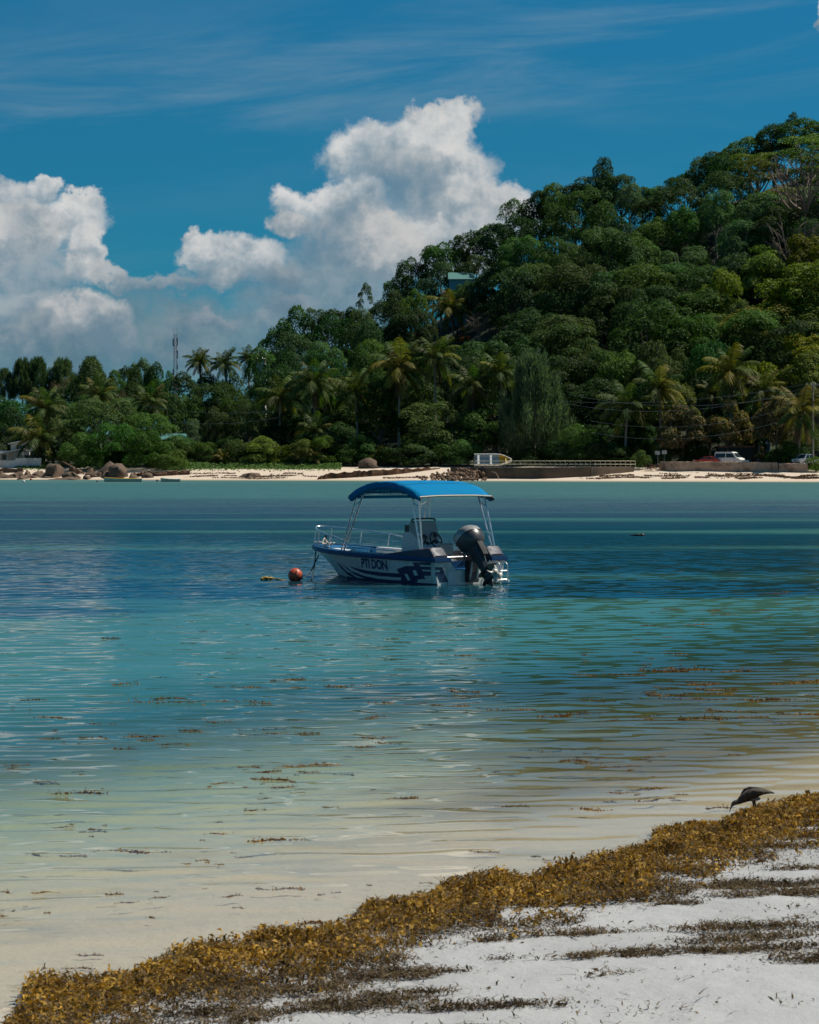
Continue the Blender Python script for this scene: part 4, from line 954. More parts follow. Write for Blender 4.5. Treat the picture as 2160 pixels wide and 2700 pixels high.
def tr(x_, y_):                                # pixel on the transom plane a = 0
    o_ = BI @ cam.location; d_ = (BM @ Vector((0, 0, 0))); w = px(*zp(x_, y_), 1.0) - cam.location
    dl = BI.to_3x3() @ w; k = (-.006 - o_.x) / dl.x; return o_ + dl * k
for poly in [[(1134, 619), (1178, 619), (1216, 705), (1256, 707), (1256, 713), (1192, 711), (1165, 650), (1168, 636), (1136, 636)], [(1136, 650), (1164, 650), (1192, 712), (1168, 712), (1152, 674), (1138, 674)]]:
    tg.add([tr(*p) for p in poly], [tuple(range(len(poly)))])
tg.build('transom_graphic', M['navy'], boat)
fc = bpy.data.curves.new('name_text', 'FONT'); fc.body = 'PTI DON'; fc.size = 1.0; fc.offset = 0.034; fc.space_word = 1.05; fc.space_character = 0.92; fc.resolution_u = 4
fo = bpy.data.objects.new('name_text', fc); col.objects.link(fo)
bpy.context.view_layer.update()
tm = bpy.data.meshes.new_from_object(fo.evaluated_get(bpy.context.evaluated_depsgraph_get())); bpy.data.objects.remove(fo)
tv = np.array([v.co for v in tm.vertices]); x0, x1 = tv[:, 0].min(), tv[:, 0].max(); y1 = tv[:, 1].max(); y0 = tv[:, 1].min()
cq = [hull_qt(*zp(*p)) for p in [(688, 622), (848, 638), (838, 577), (681, 562)]]
nm = MB(); Vt = []
for vx, vy, _ in tv:
    a_, b_ = (vx - x0) / (x1 - x0), (vy - y0) / (y1 - y0)
    q = (cq[0][0] * (1 - a_) + cq[1][0] * a_) * (1 - b_) + (cq[3][0] * (1 - a_) + cq[2][0] * a_) * b_
    t_ = (cq[0][1] * (1 - a_) + cq[1][1] * a_) * (1 - b_) + (cq[3][1] * (1 - a_) + cq[2][1] * a_) * b_
    Vt.append(hull_pt(q, t_, 1, .008))
nm.add(Vt, [tuple(p.vertices) for p in tm.polygons]); nmo = nm.build('name_lettering', M['rim_blue'], boat)
nmo['label'] = 'blue boat name PTI DON lettered on the hull side'
# canopy: arched fore and aft on two bent double pipes
CAW, CA0, CA1, CZ0, CZ1 = 1.07, .52, 3.22, 2.0, 2.335
def can_z(a):
    k = (a - (CA0 + CA1) / 2) / ((CA1 - CA0) / 2); return CZ0 + (CZ1 - CZ0) * (1 - abs(k) ** 2.3)
cv = MB(); nA_ = 26; tops = []
for i in range(nA_ + 1):
    a = CA0 + (CA1 - CA0) * i / nA_; z_ = can_z(a)
    ring = []
    for j in range(13):
        y_ = CAW * (1 - 2 * j / 12); sag = .03 * (1 - (y_ / CAW) ** 2) + .006 * sin(a * 9 + j)
        ring.append(Vector((a, y_, z_ + sag)))
    tops.append(ring)
cv.loft(tops, False, False)
hem = []
def hem_drop(a): return .18 * min(1, .55 + .25 * (a > 1.87) + 1.2 * (1 - abs((a - 1.87) / 1.35) ** 2)) + .012 * sin(a * 17) + .008 * sin(a * 41)
for sd in (1, -1):
    cv.loft([[Vector((CA0 + (CA1 - CA0) * i / nA_, sd * CAW, can_z(CA0 + (CA1 - CA0) * i / nA_))), Vector((CA0 + (CA1 - CA0) * i / nA_, sd * (CAW + .015 * sin(i * 1.9)), can_z(CA0 + (CA1 - CA0) * i / nA_) - hem_drop(CA0 + (CA1 - CA0) * i / nA_) * .5)), Vector((CA0 + (CA1 - CA0) * i / nA_, sd * (CAW - .045), can_z(CA0 + (CA1 - CA0) * i / nA_) - hem_drop(CA0 + (CA1 - CA0) * i / nA_)))] for i in range(nA_ + 1)], False, False)
cv.loft([[Vector((CA1, y_, can_z(CA1))), Vector((CA1 + .03, y_, can_z(CA1) - .07))] for y_ in np.linspace(CAW, -CAW, 9)], False, False)
canopy = cv.build('canopy', M['canvas'], boat, True)
ml = canopy.modifiers.new('thick', 'SOLIDIFY'); ml.thickness = 0.012; ml.offset = -1
MB().tube(curve_pts([(CA0 - .02, CAW, CZ0 - .005), (CA0 - .03, .5, CZ0 + .02), (CA0 - .03, -.5, CZ0 + .02), (CA0 - .02, -CAW, CZ0 - .005)], 5), .022, 7).build('hem_piping', M['piping'], canopy)
MB().tube(curve_pts([(CA0 - .02, -CAW + .02, CZ0 - .01), (CA0 - .05, -CAW - .03, CZ0 - .07), (CA0 + .06, -CAW + .02, CZ0 - .09)], 4), .03, 7).build('rolled_flap', M['black'], canopy)
for k in range(11):
    a = .75 + k * .215; MB().tube([(a, CAW - .045, can_z(a) - hem_drop(a) + .01), (a + .01, CAW - .05, can_z(a) - hem_drop(a) - .03), (a + .035, CAW - .045, can_z(a) - hem_drop(a) + .005)], .006, 4).build('lacing_loop', M['rope_dark'], canopy)
for (u_, v_, w) in [(1095, 1278, .10), (1110, 1276, .12), (1125, 1272, .10)]:
    p0 = bl(u_, v_, 0.25); zc_ = can_z(p0.x) + .05
    MB().add([(p0.x - w * .5, .25 + w * .3, zc_), (p0.x, .25 - w * .3, zc_ + .004), (p0.x + w * .5, .25 + w * .5, zc_), (p0.x, .25 + w * .1, zc_ + .003)], [(0, 1, 2, 3)]).build('white_mark', M['white_paint'], canopy)
for a in (1.2, 1.87, 2.55):
    MB().loft([[Vector((a - .008, y_, can_z(a - .008) + .03 * (1 - (y_ / CAW) ** 2) + .012)), Vector((a + .008, y_, can_z(a + .008) + .03 * (1 - (y_ / CAW) ** 2) + .012))] for y_ in np.linspace(CAW * .99, -CAW * .99, 13)], False, False).build('seam', M['rim_blue'], canopy)
# bent double pipes
def legpair(p_top1, p_top2, p_bot1, p_bot2, nm_='canopy_leg'):
    L1 = MB().tube([p_bot1, p_top1], .021, 8).build(nm_, M['steel'], boat, True)
    MB().tube([p_bot2, p_top2], .021, 8).build(nm_, M['steel'], boat, True)
    for k in (.25, .78):
        MB().tube([Vector(p_bot1).lerp(Vector(p_top1), k), Vector(p_bot2).lerp(Vector(p_top2), k)], .017, 6).build('leg_brace', M['steel'], boat)
for sd in (1, -1):
    w = .98
    legpair((.66, sd * w, 2.03), (.95, sd * w, 2.17), (.58 if sd > 0 else .22, sd * .93, .80), (.66 if sd > 0 else .32, sd * .93, .80))
    legpair((2.98, sd * w, 2.08), (2.66, sd * w, 2.22), (3.72 if sd > 0 else 3.25, sd * .92, .66), (3.62 if sd > 0 else 3.12, sd * .92, .66))
    MB().tube([(CA0 + .02 + (CA1 - CA0 - .04) * i / 20, sd * w, can_z(CA0 + .02 + (CA1 - CA0 - .04) * i / 20) - .02) for i in range(21)], .020, 7).build('arch_pipe', M['steel'], boat, True)
for a in (.62, 1.87, 3.1):
    MB().tube([(a, .98, can_z(a) - .02), (a, -.98, can_z(a) - .02)], .018, 6).build('cross_pipe', M['steel'], boat)
# bow rail with stanchions
rz_ = lambda a: float(np.interp(a, [3.7, 5.9], [.98, 1.20]))
for sd in (1, -1):
    MB().tube(curve_pts([(3.15, sd * .92, .66), (3.5, sd * .97, .90), (3.9, sd * .95, rz_(3.9)), (4.7, sd * .76, rz_(4.7)), (5.35, sd * .46, rz_(5.35)), (5.8, sd * .16, rz_(5.8)), (5.86, 0, 1.2)], 6), .017, 7).build('bow_rail', M['steel'], boat, True)
    for a, bo_ in ((4.2, .9), (5.0, .66), (5.7, .24)):
        MB().tube([(a + .06, sd * (sheer_b(a) - .06), sheer_z(a) + .05), (a, sd * bo_, rz_(a))], .014, 6).build('stanchion', M['steel'], boat)
    MB().tube(curve_pts([(3.3, sd * .98, .68), (3.0, sd * 1.0, .76), (2.2, sd * 1.0, .76), (1.5, sd * .99, .74)], 5), .014, 6).build('side_rail', M['steel'], boat, True)
    MB().tube([(2.5, sd * 1.02, .66), (2.5, sd * 1.0, .76)], .012, 6).build('stanchion', M['steel'], boat)
# mooring lines heaped on the bow
for k in range(7):
    r_ = random.Random(k); pts = [(5.75 - .1 * k + r_.uniform(-.1, .1), .12 + r_.uniform(-.2, .2), .80), (5.3 - .05 * k, .40 + r_.uniform(-.15, .1), .80 + r_.uniform(-.02, .14)), (4.9 + r_.uniform(-.2, .1), .5 + r_.uniform(-.1, .1), .79), (4.45 + r_.uniform(-.1, .2), .72, .76 + r_.uniform(0, .1))]
    MB().tube(curve_pts(pts, 6), .016, 6).build('mooring_line', M['rope'], boat, True)
MB().tube([(5.55, .05, .74), (5.55, .05, .98)], .03, 8).build('bow_post', M['black'], boat)
# steering console with canvas cover, screen, grab rail, wheel
co = MB(); co.prism([(2.55, .17), (2.35, 1.12), (2.10, 1.40), (1.92, 1.38), (1.78, .95), (1.62, .80), (1.62, .17)], 'y', -.36, .36); con = co.build('console', M['gel_deck'], boat, bevel=.02); con.location.x = -.26; con.scale = (1, .86, 1)
MB().prism([(2.14, 1.20), (2.08, 1.41), (1.90, 1.40), (1.73, .98), (1.80, .98)], 'y', -.37, .37).build('console_cover', M['cover_grey'], con, bevel=.015)
MB().box((2.20, .365, 1.24), (.16, .012, .16)).build('black_panel', M['black'], con)
MB().tube(curve_pts([(1.95, .36, 1.38), (1.98, .36, 1.46), (1.98, -.36, 1.46), (1.95, -.36, 1.38)], 4), .02, 7).build('grab_rail', M['black'], con)
MB().tube([(2.25, -.40, .6), (2.12, -.40, 2.25)], .02, 7).build('support_pole', M['steel'], con)
wh = MB(); wc = Vector((1.50, .0, .98)); wx = Vector((.45, 0, .89)).normalized()
wh.tube([wc + (wx * cos(k / 20 * 2 * pi) + Vector((0, 1, 0)) * sin(k / 20 * 2 * pi)) * .19 for k in range(21)], .018, 6)
for k in range(3): wh.tube([wc, wc + (wx * cos(k * 2.1) + Vector((0, 1, 0)) * sin(k * 2.1)) * .19], .013, 5)
wh.tube([wc, wc + Vector((.2, 0, -.08))], .03, 7); wh.build('steering_wheel', M['black'], con)
for k, (yy, zz) in enumerate([(.22, 1.06), (-.2, 1.08), (.1, .90), (-.22, .92)]):
    MB().tube([(1.735 - (zz - 1) * -.2, yy, zz), (1.70, yy, zz + .015)], .05, 10).build('gauge', M['black'], con)
MB().tube([(1.66, .27, .88), (1.55, .27, 1.08)], .02, 6).build('throttle', M['black'], con)
# seat
st_ = MB(); st_.box((1.15, 0, .48), (.45, .8, .10)); sto = st_.build('seat', M['cover_grey'], boat, bevel=.03)
sb_ = MB(); sb_.box((.90, 0, .75), (.07, .46, .34), ry=-.15); sb_.build('seat_back', M['cover_grey'], sto, bevel=.03)
MB().box((1.15, 0, .30), (.3, .5, .26)).build('seat_base', M['gel_deck'], sto)
MB().tube([(.72, .62, .60), (.72, -.62, .60)], .011, 6).build('stern_rail', M['steel'], boat)
# tilted outboard motor
TI = R(38)
def om(p):   # motor frame: x forward, z up along the leg; pivot at the transom bracket, tilted up
    q = Vector(p)
    if q.z > .1: q.z = .1 + (q.z - .1) * .80; q.y *= 1.14
    return Vector((-.09 + q.x * cos(TI) + q.z * sin(TI), q.y, .61 - q.x * sin(TI) + q.z * cos(TI)))
mot = MB()
def ringm(zc, xc, rx, ry, n=18, pw=2.6):
    return [om((xc + rx * math.copysign(abs(cos(2 * pi * k / n)) ** (2 / pw), cos(2 * pi * k / n)), ry * math.copysign(abs(sin(2 * pi * k / n)) ** (2 / pw), sin(2 * pi * k / n)), zc)) for k in range(n)]
mot.loft([ringm(.10, -.20, .18, .14), ringm(.18, -.20, .29, .20), ringm(.30, -.20, .335, .235), ringm(.44, -.19, .347, .246), ringm(.53, -.18, .347, .246)])
mo = mot.build('motor_housing', M['motor_dark'], boat, True)
mot2 = MB(); mot2.loft([ringm(.515, -.182, .350, .249), ringm(.58, -.172, .345, .246), ringm(.68, -.15, .325, .235), ringm(.77, -.12, .285, .205), ringm(.815, -.09, .22, .16), ringm(.83, -.07, .12, .09)])
cw = mot2.build('motor_cowling', M['motor_silver'], mo, True)
MB().loft([ringm(.505, -.183, .356, .255), ringm(.525, -.181, .356, .255)]).build('cowling_seam', M['black'], mo, True)
MB().add([om((-.345, .12, .782)), om((-.345, -.12, .782)), om((-.235, -.12, .822)), om((-.235, .12, .822))], [(0, 1, 2, 3)]).build('air_intake', M['black'], cw)
for k in range(4):
    y0_ = .12 - k * .065
    MB().add([om((-.452, y0_, .68)), om((-.452, y0_ - .04, .68)), om((-.425, y0_ - .04, .72)), om((-.425, y0_, .72))], [(0, 1, 2, 3)]).build('cowling_digit', M['motor_dark'], cw)
for k in range(6):
    z0_ = .40 + k * .03
    MB().add([om((-.30 + .09 * k, .2465, .50)), om((-.245 + .09 * k, .2495, .50)), om((-.225 + .09 * k, .2495, .545)), om((-.28 + .09 * k, .2465, .545))], [(0, 1, 2, 3)]).build('side_letter', M['white_paint'], mo)
lg = MB(); lg.loft([[om((-.20 + dx_, dy_, z_)) for dx_, dy_ in ((w_, .0), (w_ * .6, t_), (-w_ * .6, t_), (-w_, 0), (-w_ * .6, -t_), (w_ * .6, -t_))] for z_, w_, t_ in ((.14, .22, .13), (-.05, .18, .11), (-.30, .15, .08), (-.52, .14, .06))])
leg_ = lg.build('motor_leg', M['motor_dark'], boat, True)
MB().loft([[om((-.235 + dx_, dy_, z_)) for dx_, dy_ in ((-.22, .07), (-.235, 0), (-.22, -.07), (-.14, -.07), (-.14, .07))] for z_ in (.50, .12, -.22)]).build('rear_spine', M['motor_matt'], mo)
MB().prism([(0, 0)], 'z', 0, 0) if False else None
pl = MB(); pl.loft([[om((x_, y_, z_)) for x_, y_ in ((.02, .06), (-.10, .13), (-.52, .11), (-.56, 0), (-.52, -.11), (-.10, -.13), (.02, -.06))] for z_ in (-.52, -.545)]); pl.build('cavitation_plate', M['motor_dark'], leg_)
gc = MB(); gc.loft([[om((x_, r_ * cos(2 * pi * k / 12), -.72 + r_ * sin(2 * pi * k / 12))) for k in range(12)] for x_, r_ in ((.08, .012), (.02, .045), (-.10, .072), (-.28, .075), (-.36, .06))]); gc.build('gearcase', M['motor_dark'], leg_, True)
MB().loft([[om((-.17 + dx_, dy_, z_)) for dx_, dy_ in ((w_, 0), (0, t_), (-w_, 0), (0, -t_))] for z_, w_, t_ in ((-.53, .15, .05), (-.70, .13, .04))]).build('strut', M['motor_dark'], leg_)
MB().loft([[om((x0_, .008, z_)) for x0_ in ()] or [om((-.05 - k_, .008, z_)), om((-.26 + k_ * .2, .008, z_)), om((-.26 + k_ * .2, -.008, z_)), om((-.05 - k_, -.008, z_))] for z_, k_ in ((-.78, 0.0), (-.93, .12))]).build('skeg', M['motor_dark'], leg_)
pr = MB(); pr.loft([[om((x_, r_ * cos(2 * pi * k / 12), -.72 + r_ * sin(2 * pi * k / 12))) for k in range(12)] for x_, r_ in ((-.36, .055), (-.50, .05), (-.52, .02))])
for k in range(3):
    a = k * 2.094 + .3
    for sgn in (1,):
        ring = []
        for rr_, wd, tw in ((.04, .05, .3), (.10, .10, .5), (.16, .10, .7), (.185, .05, .8)):
            cy, sy = cos(a), sin(a)
            ring.append([om((-.43 + d_ * cos(tw) * wd, rr_ * cy - sy * d_ * wd * sin(tw) * 1.6, -.72 + rr_ * sy + cy * d_ * wd * sin(tw) * 1.6)) for d_ in (-1, -.3, .3, 1)])
        pr.loft(ring, False, False)
pro = pr.build('propeller', M['prop'], leg_, True); sm = pro.modifiers.new('thick', 'SOLIDIFY'); sm.thickness = .012
MB().box((-.08, 0, .30), (.12, .34, .50)).build('motor_bracket', M['black'], boat, bevel=.02)
for yy in (-.1, .1): MB().tube([(-.12, yy, .12), om((-.05, yy, -.15))], .025, 7).build('tilt_ram', M['alu'], boat)
for kk in range(4): MB().tube(curve_pts([(.25, -.15 + .1 * kk, .40), (.1, -.18 + .1 * kk, .62 - .03 * kk), om((.05, -.08 + .05 * kk, .15))], 4), .016, 5).build('hose', M['black'], boat)
# swim step, ladder and fittings on the transom
MB().box((-.16, -.72, .06), (.34, .42, .05)).build('swim_step', M['gel'], boat, bevel=.015)
MB().box((-.018, .55, .13), (.03, .22, .30)).build('trim_panel', M['gel_deck'], boat)
for yy in (-.62, -.84): MB().tube(curve_pts([(-.02, yy, .52), (-.24, yy, .50), (-.34, yy, .40), (-.34, yy, .05)], 4), .014, 6).build('ladder_rail', M['steel'], boat, True)
for zz in (.10, .30): MB().tube([(-.34, -.62, zz), (-.34, -.84, zz)], .012, 6).build('ladder_rung', M['steel'], boat)
MB().ball((-.01, .78, .36), .03, 8, 6).build('drain_fitting', M['steel'], boat)

# ------------------------------------------------------------------ things on the water
bp = px(779, 1527, 53.6); bpz = .12
bo_ = thing('mooring_buoy', 'faded red round mooring buoy left of the motor boat', 'buoy', (bp.x, 53.6, 0))
MB().ball((0, 0, .13), .172, 24, 16).build('float', M['buoy'], bo_, True)
MB().tube([(.03, -.15, .20), (.035, -.185, .24), (.02, -.19, .20)], .016, 6).build('eye', M['buoy'], bo_)
bow_w = BM @ Vector((5.92, .08, .70)); bow2 = BM @ Vector((5.5, .30, .50))
e1 = px(820, 1532, 53.5); e1.z = -.05
tag(MB().tube(curve_pts([bow_w, bow_w.lerp(e1, .5) + Vector((.02, 0, -.05)), e1], 8), .014, 6).build('mooring_rope', M['rope_dark']), 'dark rope dropping steeply from the bow into the water', 'rope')
e2 = Vector((bp.x + .16, 53.6, .05))
tag(MB().tube(curve_pts([bow2, bow2.lerp(e2, .55) + Vector((0, 0, -.12)), e2], 8), .014, 6).build('mooring_rope', M['rope_dark']), 'dark rope sagging from the bow to the red buoy', 'rope')
fp_ = px(702, 1524, 54.0)
fw = thing('rope_float', 'weedy yellow-brown pick-up float with trailing rope left of the red buoy', 'float', (fp_.x, 54.0, 0))
mb = MB(); r_ = random.Random(4)
for k in range(9): mb.ball((r_.uniform(-.10, .12), r_.uniform(-.06, .06), r_.uniform(.0, .05)), (r_.uniform(.04, .08), .05, r_.uniform(.03, .05)), 8, 6)
mb.build('float', M['float_yellow'], fw, True)
MB().tube(curve_pts([(.08, 0, .05), (.2, .02, .03), (.32, 0, .015), (.45, -.03, -.01)], 5), .018, 6).build('tail_rope', M['float_yellow'], fw, True)
dp = px(1687, 1412, 86.0)
dl = thing('driftwood', 'dark lump of driftwood awash on the blue water right of the boat', 'driftwood', (dp.x, 86.0, 0))
mb = MB(); mb.ball((.09, 0, .02), (.10, .08, .085), 10, 7); mb.tube(curve_pts([(-.42, 0, -.015), (-.2, .02, .03), (-.05, 0, .035), (.1, 0, .03)], 4), [.01, .02, .03, .035, .04, .045, .05, .045, .045, .045, .04, .04, .04][:13], 7); mb.build('log', M['black'], dl, True)

def skiff(name_, lab, u0, u1, v_, Y, inner, trim, depth=.42):
    x0_, x1_ = far_xy(u0, Y), far_xy(u1, Y); L = x1_ - x0_
    rt = thing(name_, lab, 'boat', ((x0_ + x1_) / 2, Y, 0), R(4))
    rings, rin, rimp = [], [], []
    for i in range(15):
        q = i / 14; a = -L / 2 + L * q; w = .72 * (math.sin(pi * min(1, .10 + q * .62)) ** .6) if q < .8 else .72 * (1 - q) / .2 * .78 + .06
        w = .72 * min(1, (q + .02) / .28) ** .55 * (1 if q < .85 else .93); zs = depth + .16 * (1 - q) ** 3
        rings.append([Vector((a, -w, zs)), Vector((a + .03, -w * .8, .08)), Vector((a, 0, -.1)), Vector((a, w * .8, .08)), Vector((a, w, zs))])
        rin.append([Vector((a, -w * .93, zs - .02)), Vector((a, -w * .7, .14)), Vector((a, w * .7, .14)), Vector((a, w * .93, zs - .02))])
        rimp.append((a, w, zs))
    h_ = MB().loft(rings, False, False); h_.add(rings[-1], [(0, 1, 2, 3, 4)]); h_.build('hull', M['skiff_white'], rt, True)
    MB().loft(rin, False, False).build('inside', inner, rt)
    for sd in (1, -1): MB().tube([(a, sd * w, z_ + .015) for a, w, z_ in rimp], .045, 6).build('gunwale', trim, rt)
    for q in (.3, .55, .8):
        a, w, z_ = rimp[int(q * 14)]; MB().box((a, 0, z_ - .12), (.22, w * 1.7, .04)).build('thwart', trim, rt)
    return rt
skiff('rowing_boat', 'long white rowing boat with yellow gunwale moored before the two-humped boulder', 275, 375, 1270, 322, M['skiff_yellow'], M['skiff_yellow'])
skiff('dinghy', 'small white dinghy moored right of the yellow-edged rowing boat', 424, 476, 1270, 322, M['skiff_inner'], M['skiff_white'], .36)
tag(MB().ball((far_xy(275, 322) - 1.0, 322, .05), .17, 10, 7).build('mooring_float', M['black'], None, True), 'small dark float at the bow of the yellow-edged rowing boat', 'buoy')
for (u, v, mt, lab) in [(63, 1271, 'white_paint', 'tiny white buoy near the left edge by the far rocks'), (82, 1265.5, 'buoy', 'tiny red buoy near the left edge by the far rocks'), (1430, 1267, 'float_yellow', 'tiny yellow float at the waterline below the railing'), (415, 1269, 'black', 'tiny dark float off the bow of the small dinghy')]:
    Y = CAMZ * FP / (v + .3 - HOR); tag(MB().ball((far_xy(u, Y), Y, .08), .20, 12, 8).build('mooring_float', M[mt], None, True), lab, 'buoy')

# ------------------------------------------------------------------ far shore: walls, rocks, buildings, vehicles
def on(u, s): Y = Yat(u, s); return Vector((far_xy(u, Y), Y, 0))
def wall_run(name_, lab, pts, thick, mat, cat='wall', rough=.06, seed=1):
    """uneven wall along points (u, v_top, v_bottom, metres inland)"""
    P_ = []
    for (u, vt, vb, s) in pts:
        g = on(u, s); P_.append((g, px(u, vt, g.y).z, px(u, vb, g.y).z))
    r_ = random.Random(seed); rings = []
    n = 14
    for i in range(len(P_) - 1):
        for k in range(n + (i == len(P_) - 2)):
            q = k / n; g = P_[i][0].lerp(P_[i + 1][0], q); zt = P_[i][1] * (1 - q) + P_[i + 1][1] * q + r_.uniform(-rough, rough); zb = P_[i][2] * (1 - q) + P_[i + 1][2] * q
            j = lambda: r_.uniform(-rough, rough)
            rings.append([Vector((g.x, g.y + j(), zb - .6)), Vector((g.x, g.y + j(), (zb + zt) / 2)), Vector((g.x, g.y + .06 + j(), zt - .05)), Vector((g.x, g.y + .12, zt)), Vector((g.x, g.y + thick, zt)), Vector((g.x, g.y + thick, zb - .6))])
    ob = MB().loft(rings).build(name_, mat, None)
    return tag(ob, lab, cat)
wall_run('groyne', 'broken brown stone groyne slanting across the far beach behind the boat', [(838, 1258, 1264, 1.5), (870, 1248, 1264, 2.5), (960, 1241, 1260, 5), (1060, 1236, 1253, 9), (1160, 1233, 1246, 14)], 1.6, M['groyne'], 'groyne', .14, 3)
wall_run('retaining_wall', 'dark stained concrete retaining wall under the white railing', [(1188, 1232, 1262, 9), (1280, 1232, 1266, 4), (1425, 1232, 1266, 3), (1560, 1231, 1256, 6), (1672, 1230, 1240, 12)], 1.2, M['concrete'], 'wall', .03, 4)
MB().tube(curve_pts([on(1296, 3.2) + Vector((0, -.1, 1.35)), on(1307, 3.0) + Vector((0, -.12, 1.2)), on(1318, 2.6) + Vector((0, -.12, .1))], 5), .05, 5).build('drain_stain', M['stone_wall'], bpy.data.objects['retaining_wall'])
wall_run('sea_wall', 'tan rough stone sea wall below the parked van', [(1742, 1217, 1228, 14), (1780, 1217, 1241, 12.5), (1900, 1217.5, 1242, 12), (2050, 1219, 1240, 12)], .7, M['stone_wall'], 'wall', .04, 5)
wall_run('sea_wall', 'lower end piece of the tan stone sea wall by the right palm', [(2054, 1221, 1240, 12), (2130, 1222, 1244, 11)], .7, M['stone_wall'], 'wall', .05, 6)
wall_run('garden_wall', 'white rendered garden wall at the left edge', [(-60, 1214, 1236, 16), (40, 1214, 1234, 16), (41, 1208, 1234, 16), (108, 1208, 1232, 16.5)], .3, M['wall_white'], 'wall', .008, 7)
wall_run('rock_wall', 'low brown boulder wall under the white garden wall', [(-60, 1236, 1256, 9), (60, 1235, 1254, 9)], 1.0, M['rock'], 'wall', .15, 8)
MB().box((on(1940, 30).x, on(1940, 30).y + 8, 2.2), (60, 14, .1)).build('road', M['concrete'], None); struct(bpy.data.objects['road'])
# railing: every post and rail a part
rl = thing('railing', 'long cream painted metal railing on top of the retaining wall', 'railing', (0, 0, 0))
rp = [(1243, 9), (1300, 4.6), (1440, 4.2), (1560, 6.6), (1680, 12)]
def rail_at(u): 
    s = float(np.interp(u, [a[0] for a in rp], [a[1] for a in rp])) + .35; g = on(u, s); return g, px(u, 1232, g.y).z
pm = MB().box((0, 0, .5), (.075, .075, 1.04)).mesh('post', M['rail_cream'])
for k in range(33):
    u = 1252 + k * 13.25; g, z_ = rail_at(u)
    mobj('post', pm, rl, loc=(g.x, g.y, z_ - .06))
for h_ in (.98, .50):
    pts = []
    for u in range(1243, 1682, 12): g, z_ = rail_at(u); pts.append((g.x, g.y - .02, z_ + h_ - .06))
    MB().tube(pts, .045, 5).build('rail', M['rail_cream'], rl)
# boat lying tilted behind the railing
g = on(1300, 9.5); sbz = px(1300, 1228, g.y).z
sbt = thing('stranded_boat', 'white and grey open boat tilted on its side behind the railing, yellow bow', 'boat', (g.x, g.y, sbz), 0)
mb = MB(); Lq = 5.6; rg, ri_ = [], []
for i in range(13):
    q = i / 12; w = .95 * (1 if q < .6 else max(.05, 1 - ((q - .6) / .4) ** 1.8)); a = -Lq / 2 + Lq * q
    tilt = R(58)
    def rot(y_, z_): return (y_ * cos(tilt) - z_ * sin(tilt), y_ * sin(tilt) + z_ * cos(tilt))
    sec = [(-w, .75), (-w * .85, .2), (0, -.05 + .3 * max(0, q - .7)), (w * .85, .2), (w, .75)]
    rg.append([Vector((a, rot(*p)[0] + .3, rot(*p)[1] + .55)) for p in sec])
    sec2 = [(-w * .94, .76), (-w * .78, .24), (0, .06 + .3 * max(0, q - .7)), (w * .78, .24), (w * .94, .76)]
    ri_.append([Vector((a, rot(*p)[0] + .3, rot(*p)[1] + .55)) for p in sec2])
mb.loft(rg, False, False); mb.add(rg[0], [(0, 1, 2, 3, 4)]); mb.build('hull', M['skiff_white'], sbt, True)
MB().loft(ri_, False, False).build('inside', M['skiff_inner'], sbt, True)
for k in (0, 4): MB().tube([r0[k] for r0 in rg], .07, 6).build('gunwale', M['white_paint'], sbt)
for i in (1, 5): MB().add([ri_[i][0], ri_[i][4], ri_[i][4] + Vector((.3, 0, 0)), ri_[i][0] + Vector((.3, 0, 0))], [(0, 1, 2, 3)]).build('thwart', M['white_paint'], sbt)
MB().loft([[p + Vector((0, -.05, .02)) for p in r0] for r0 in ri_[8:]], False, False).build('yellow_bow_deck', M['skiff_yellow'], sbt)
MB().add([ri_[10][0], ri_[10][2], ri_[10][4], ri_[12][2]], [(0, 1, 2), (0, 2, 3)]).build('bow_locker', M['skiff_yellow'], sbt)
# rocks
def rock_mesh(seed, sub=3, rough=.28):
    bm = bmesh.new(); bmesh.ops.create_icosphere(bm, subdivisions=sub, radius=1); r_ = np.random.default_rng(seed)
    K = sph(14, r_); W_ = r_.uniform(.45, .9, 14); off = Vector(r_.uniform(0, 50, 3))
    for v in bm.verts:
        c_ = np.array(v.co); d = 1 + rough * .9 * mnoise.fractal(Vector(c_) * 1.6 + off, 1.0, 2.0, 5) + .05 * mnoise.noise(Vector(c_) * 9 + off)
        for k_, w_ in zip(K, W_):
            dt = float(c_ @ k_)
            if dt > w_: d *= 1 - (dt - w_) * .95
        v.co = v.co * max(.35, d)
    me = bpy.data.meshes.new('rock'); bm.to_mesh(me); bm.free(); me.materials.append(M['rock'])
    me.polygons.foreach_set('use_smooth', np.ones(len(me.polygons), bool)); me.set_sharp_from_angle(angle=R(35)); return me
RK = [rock_mesh(i) for i in range(6)]
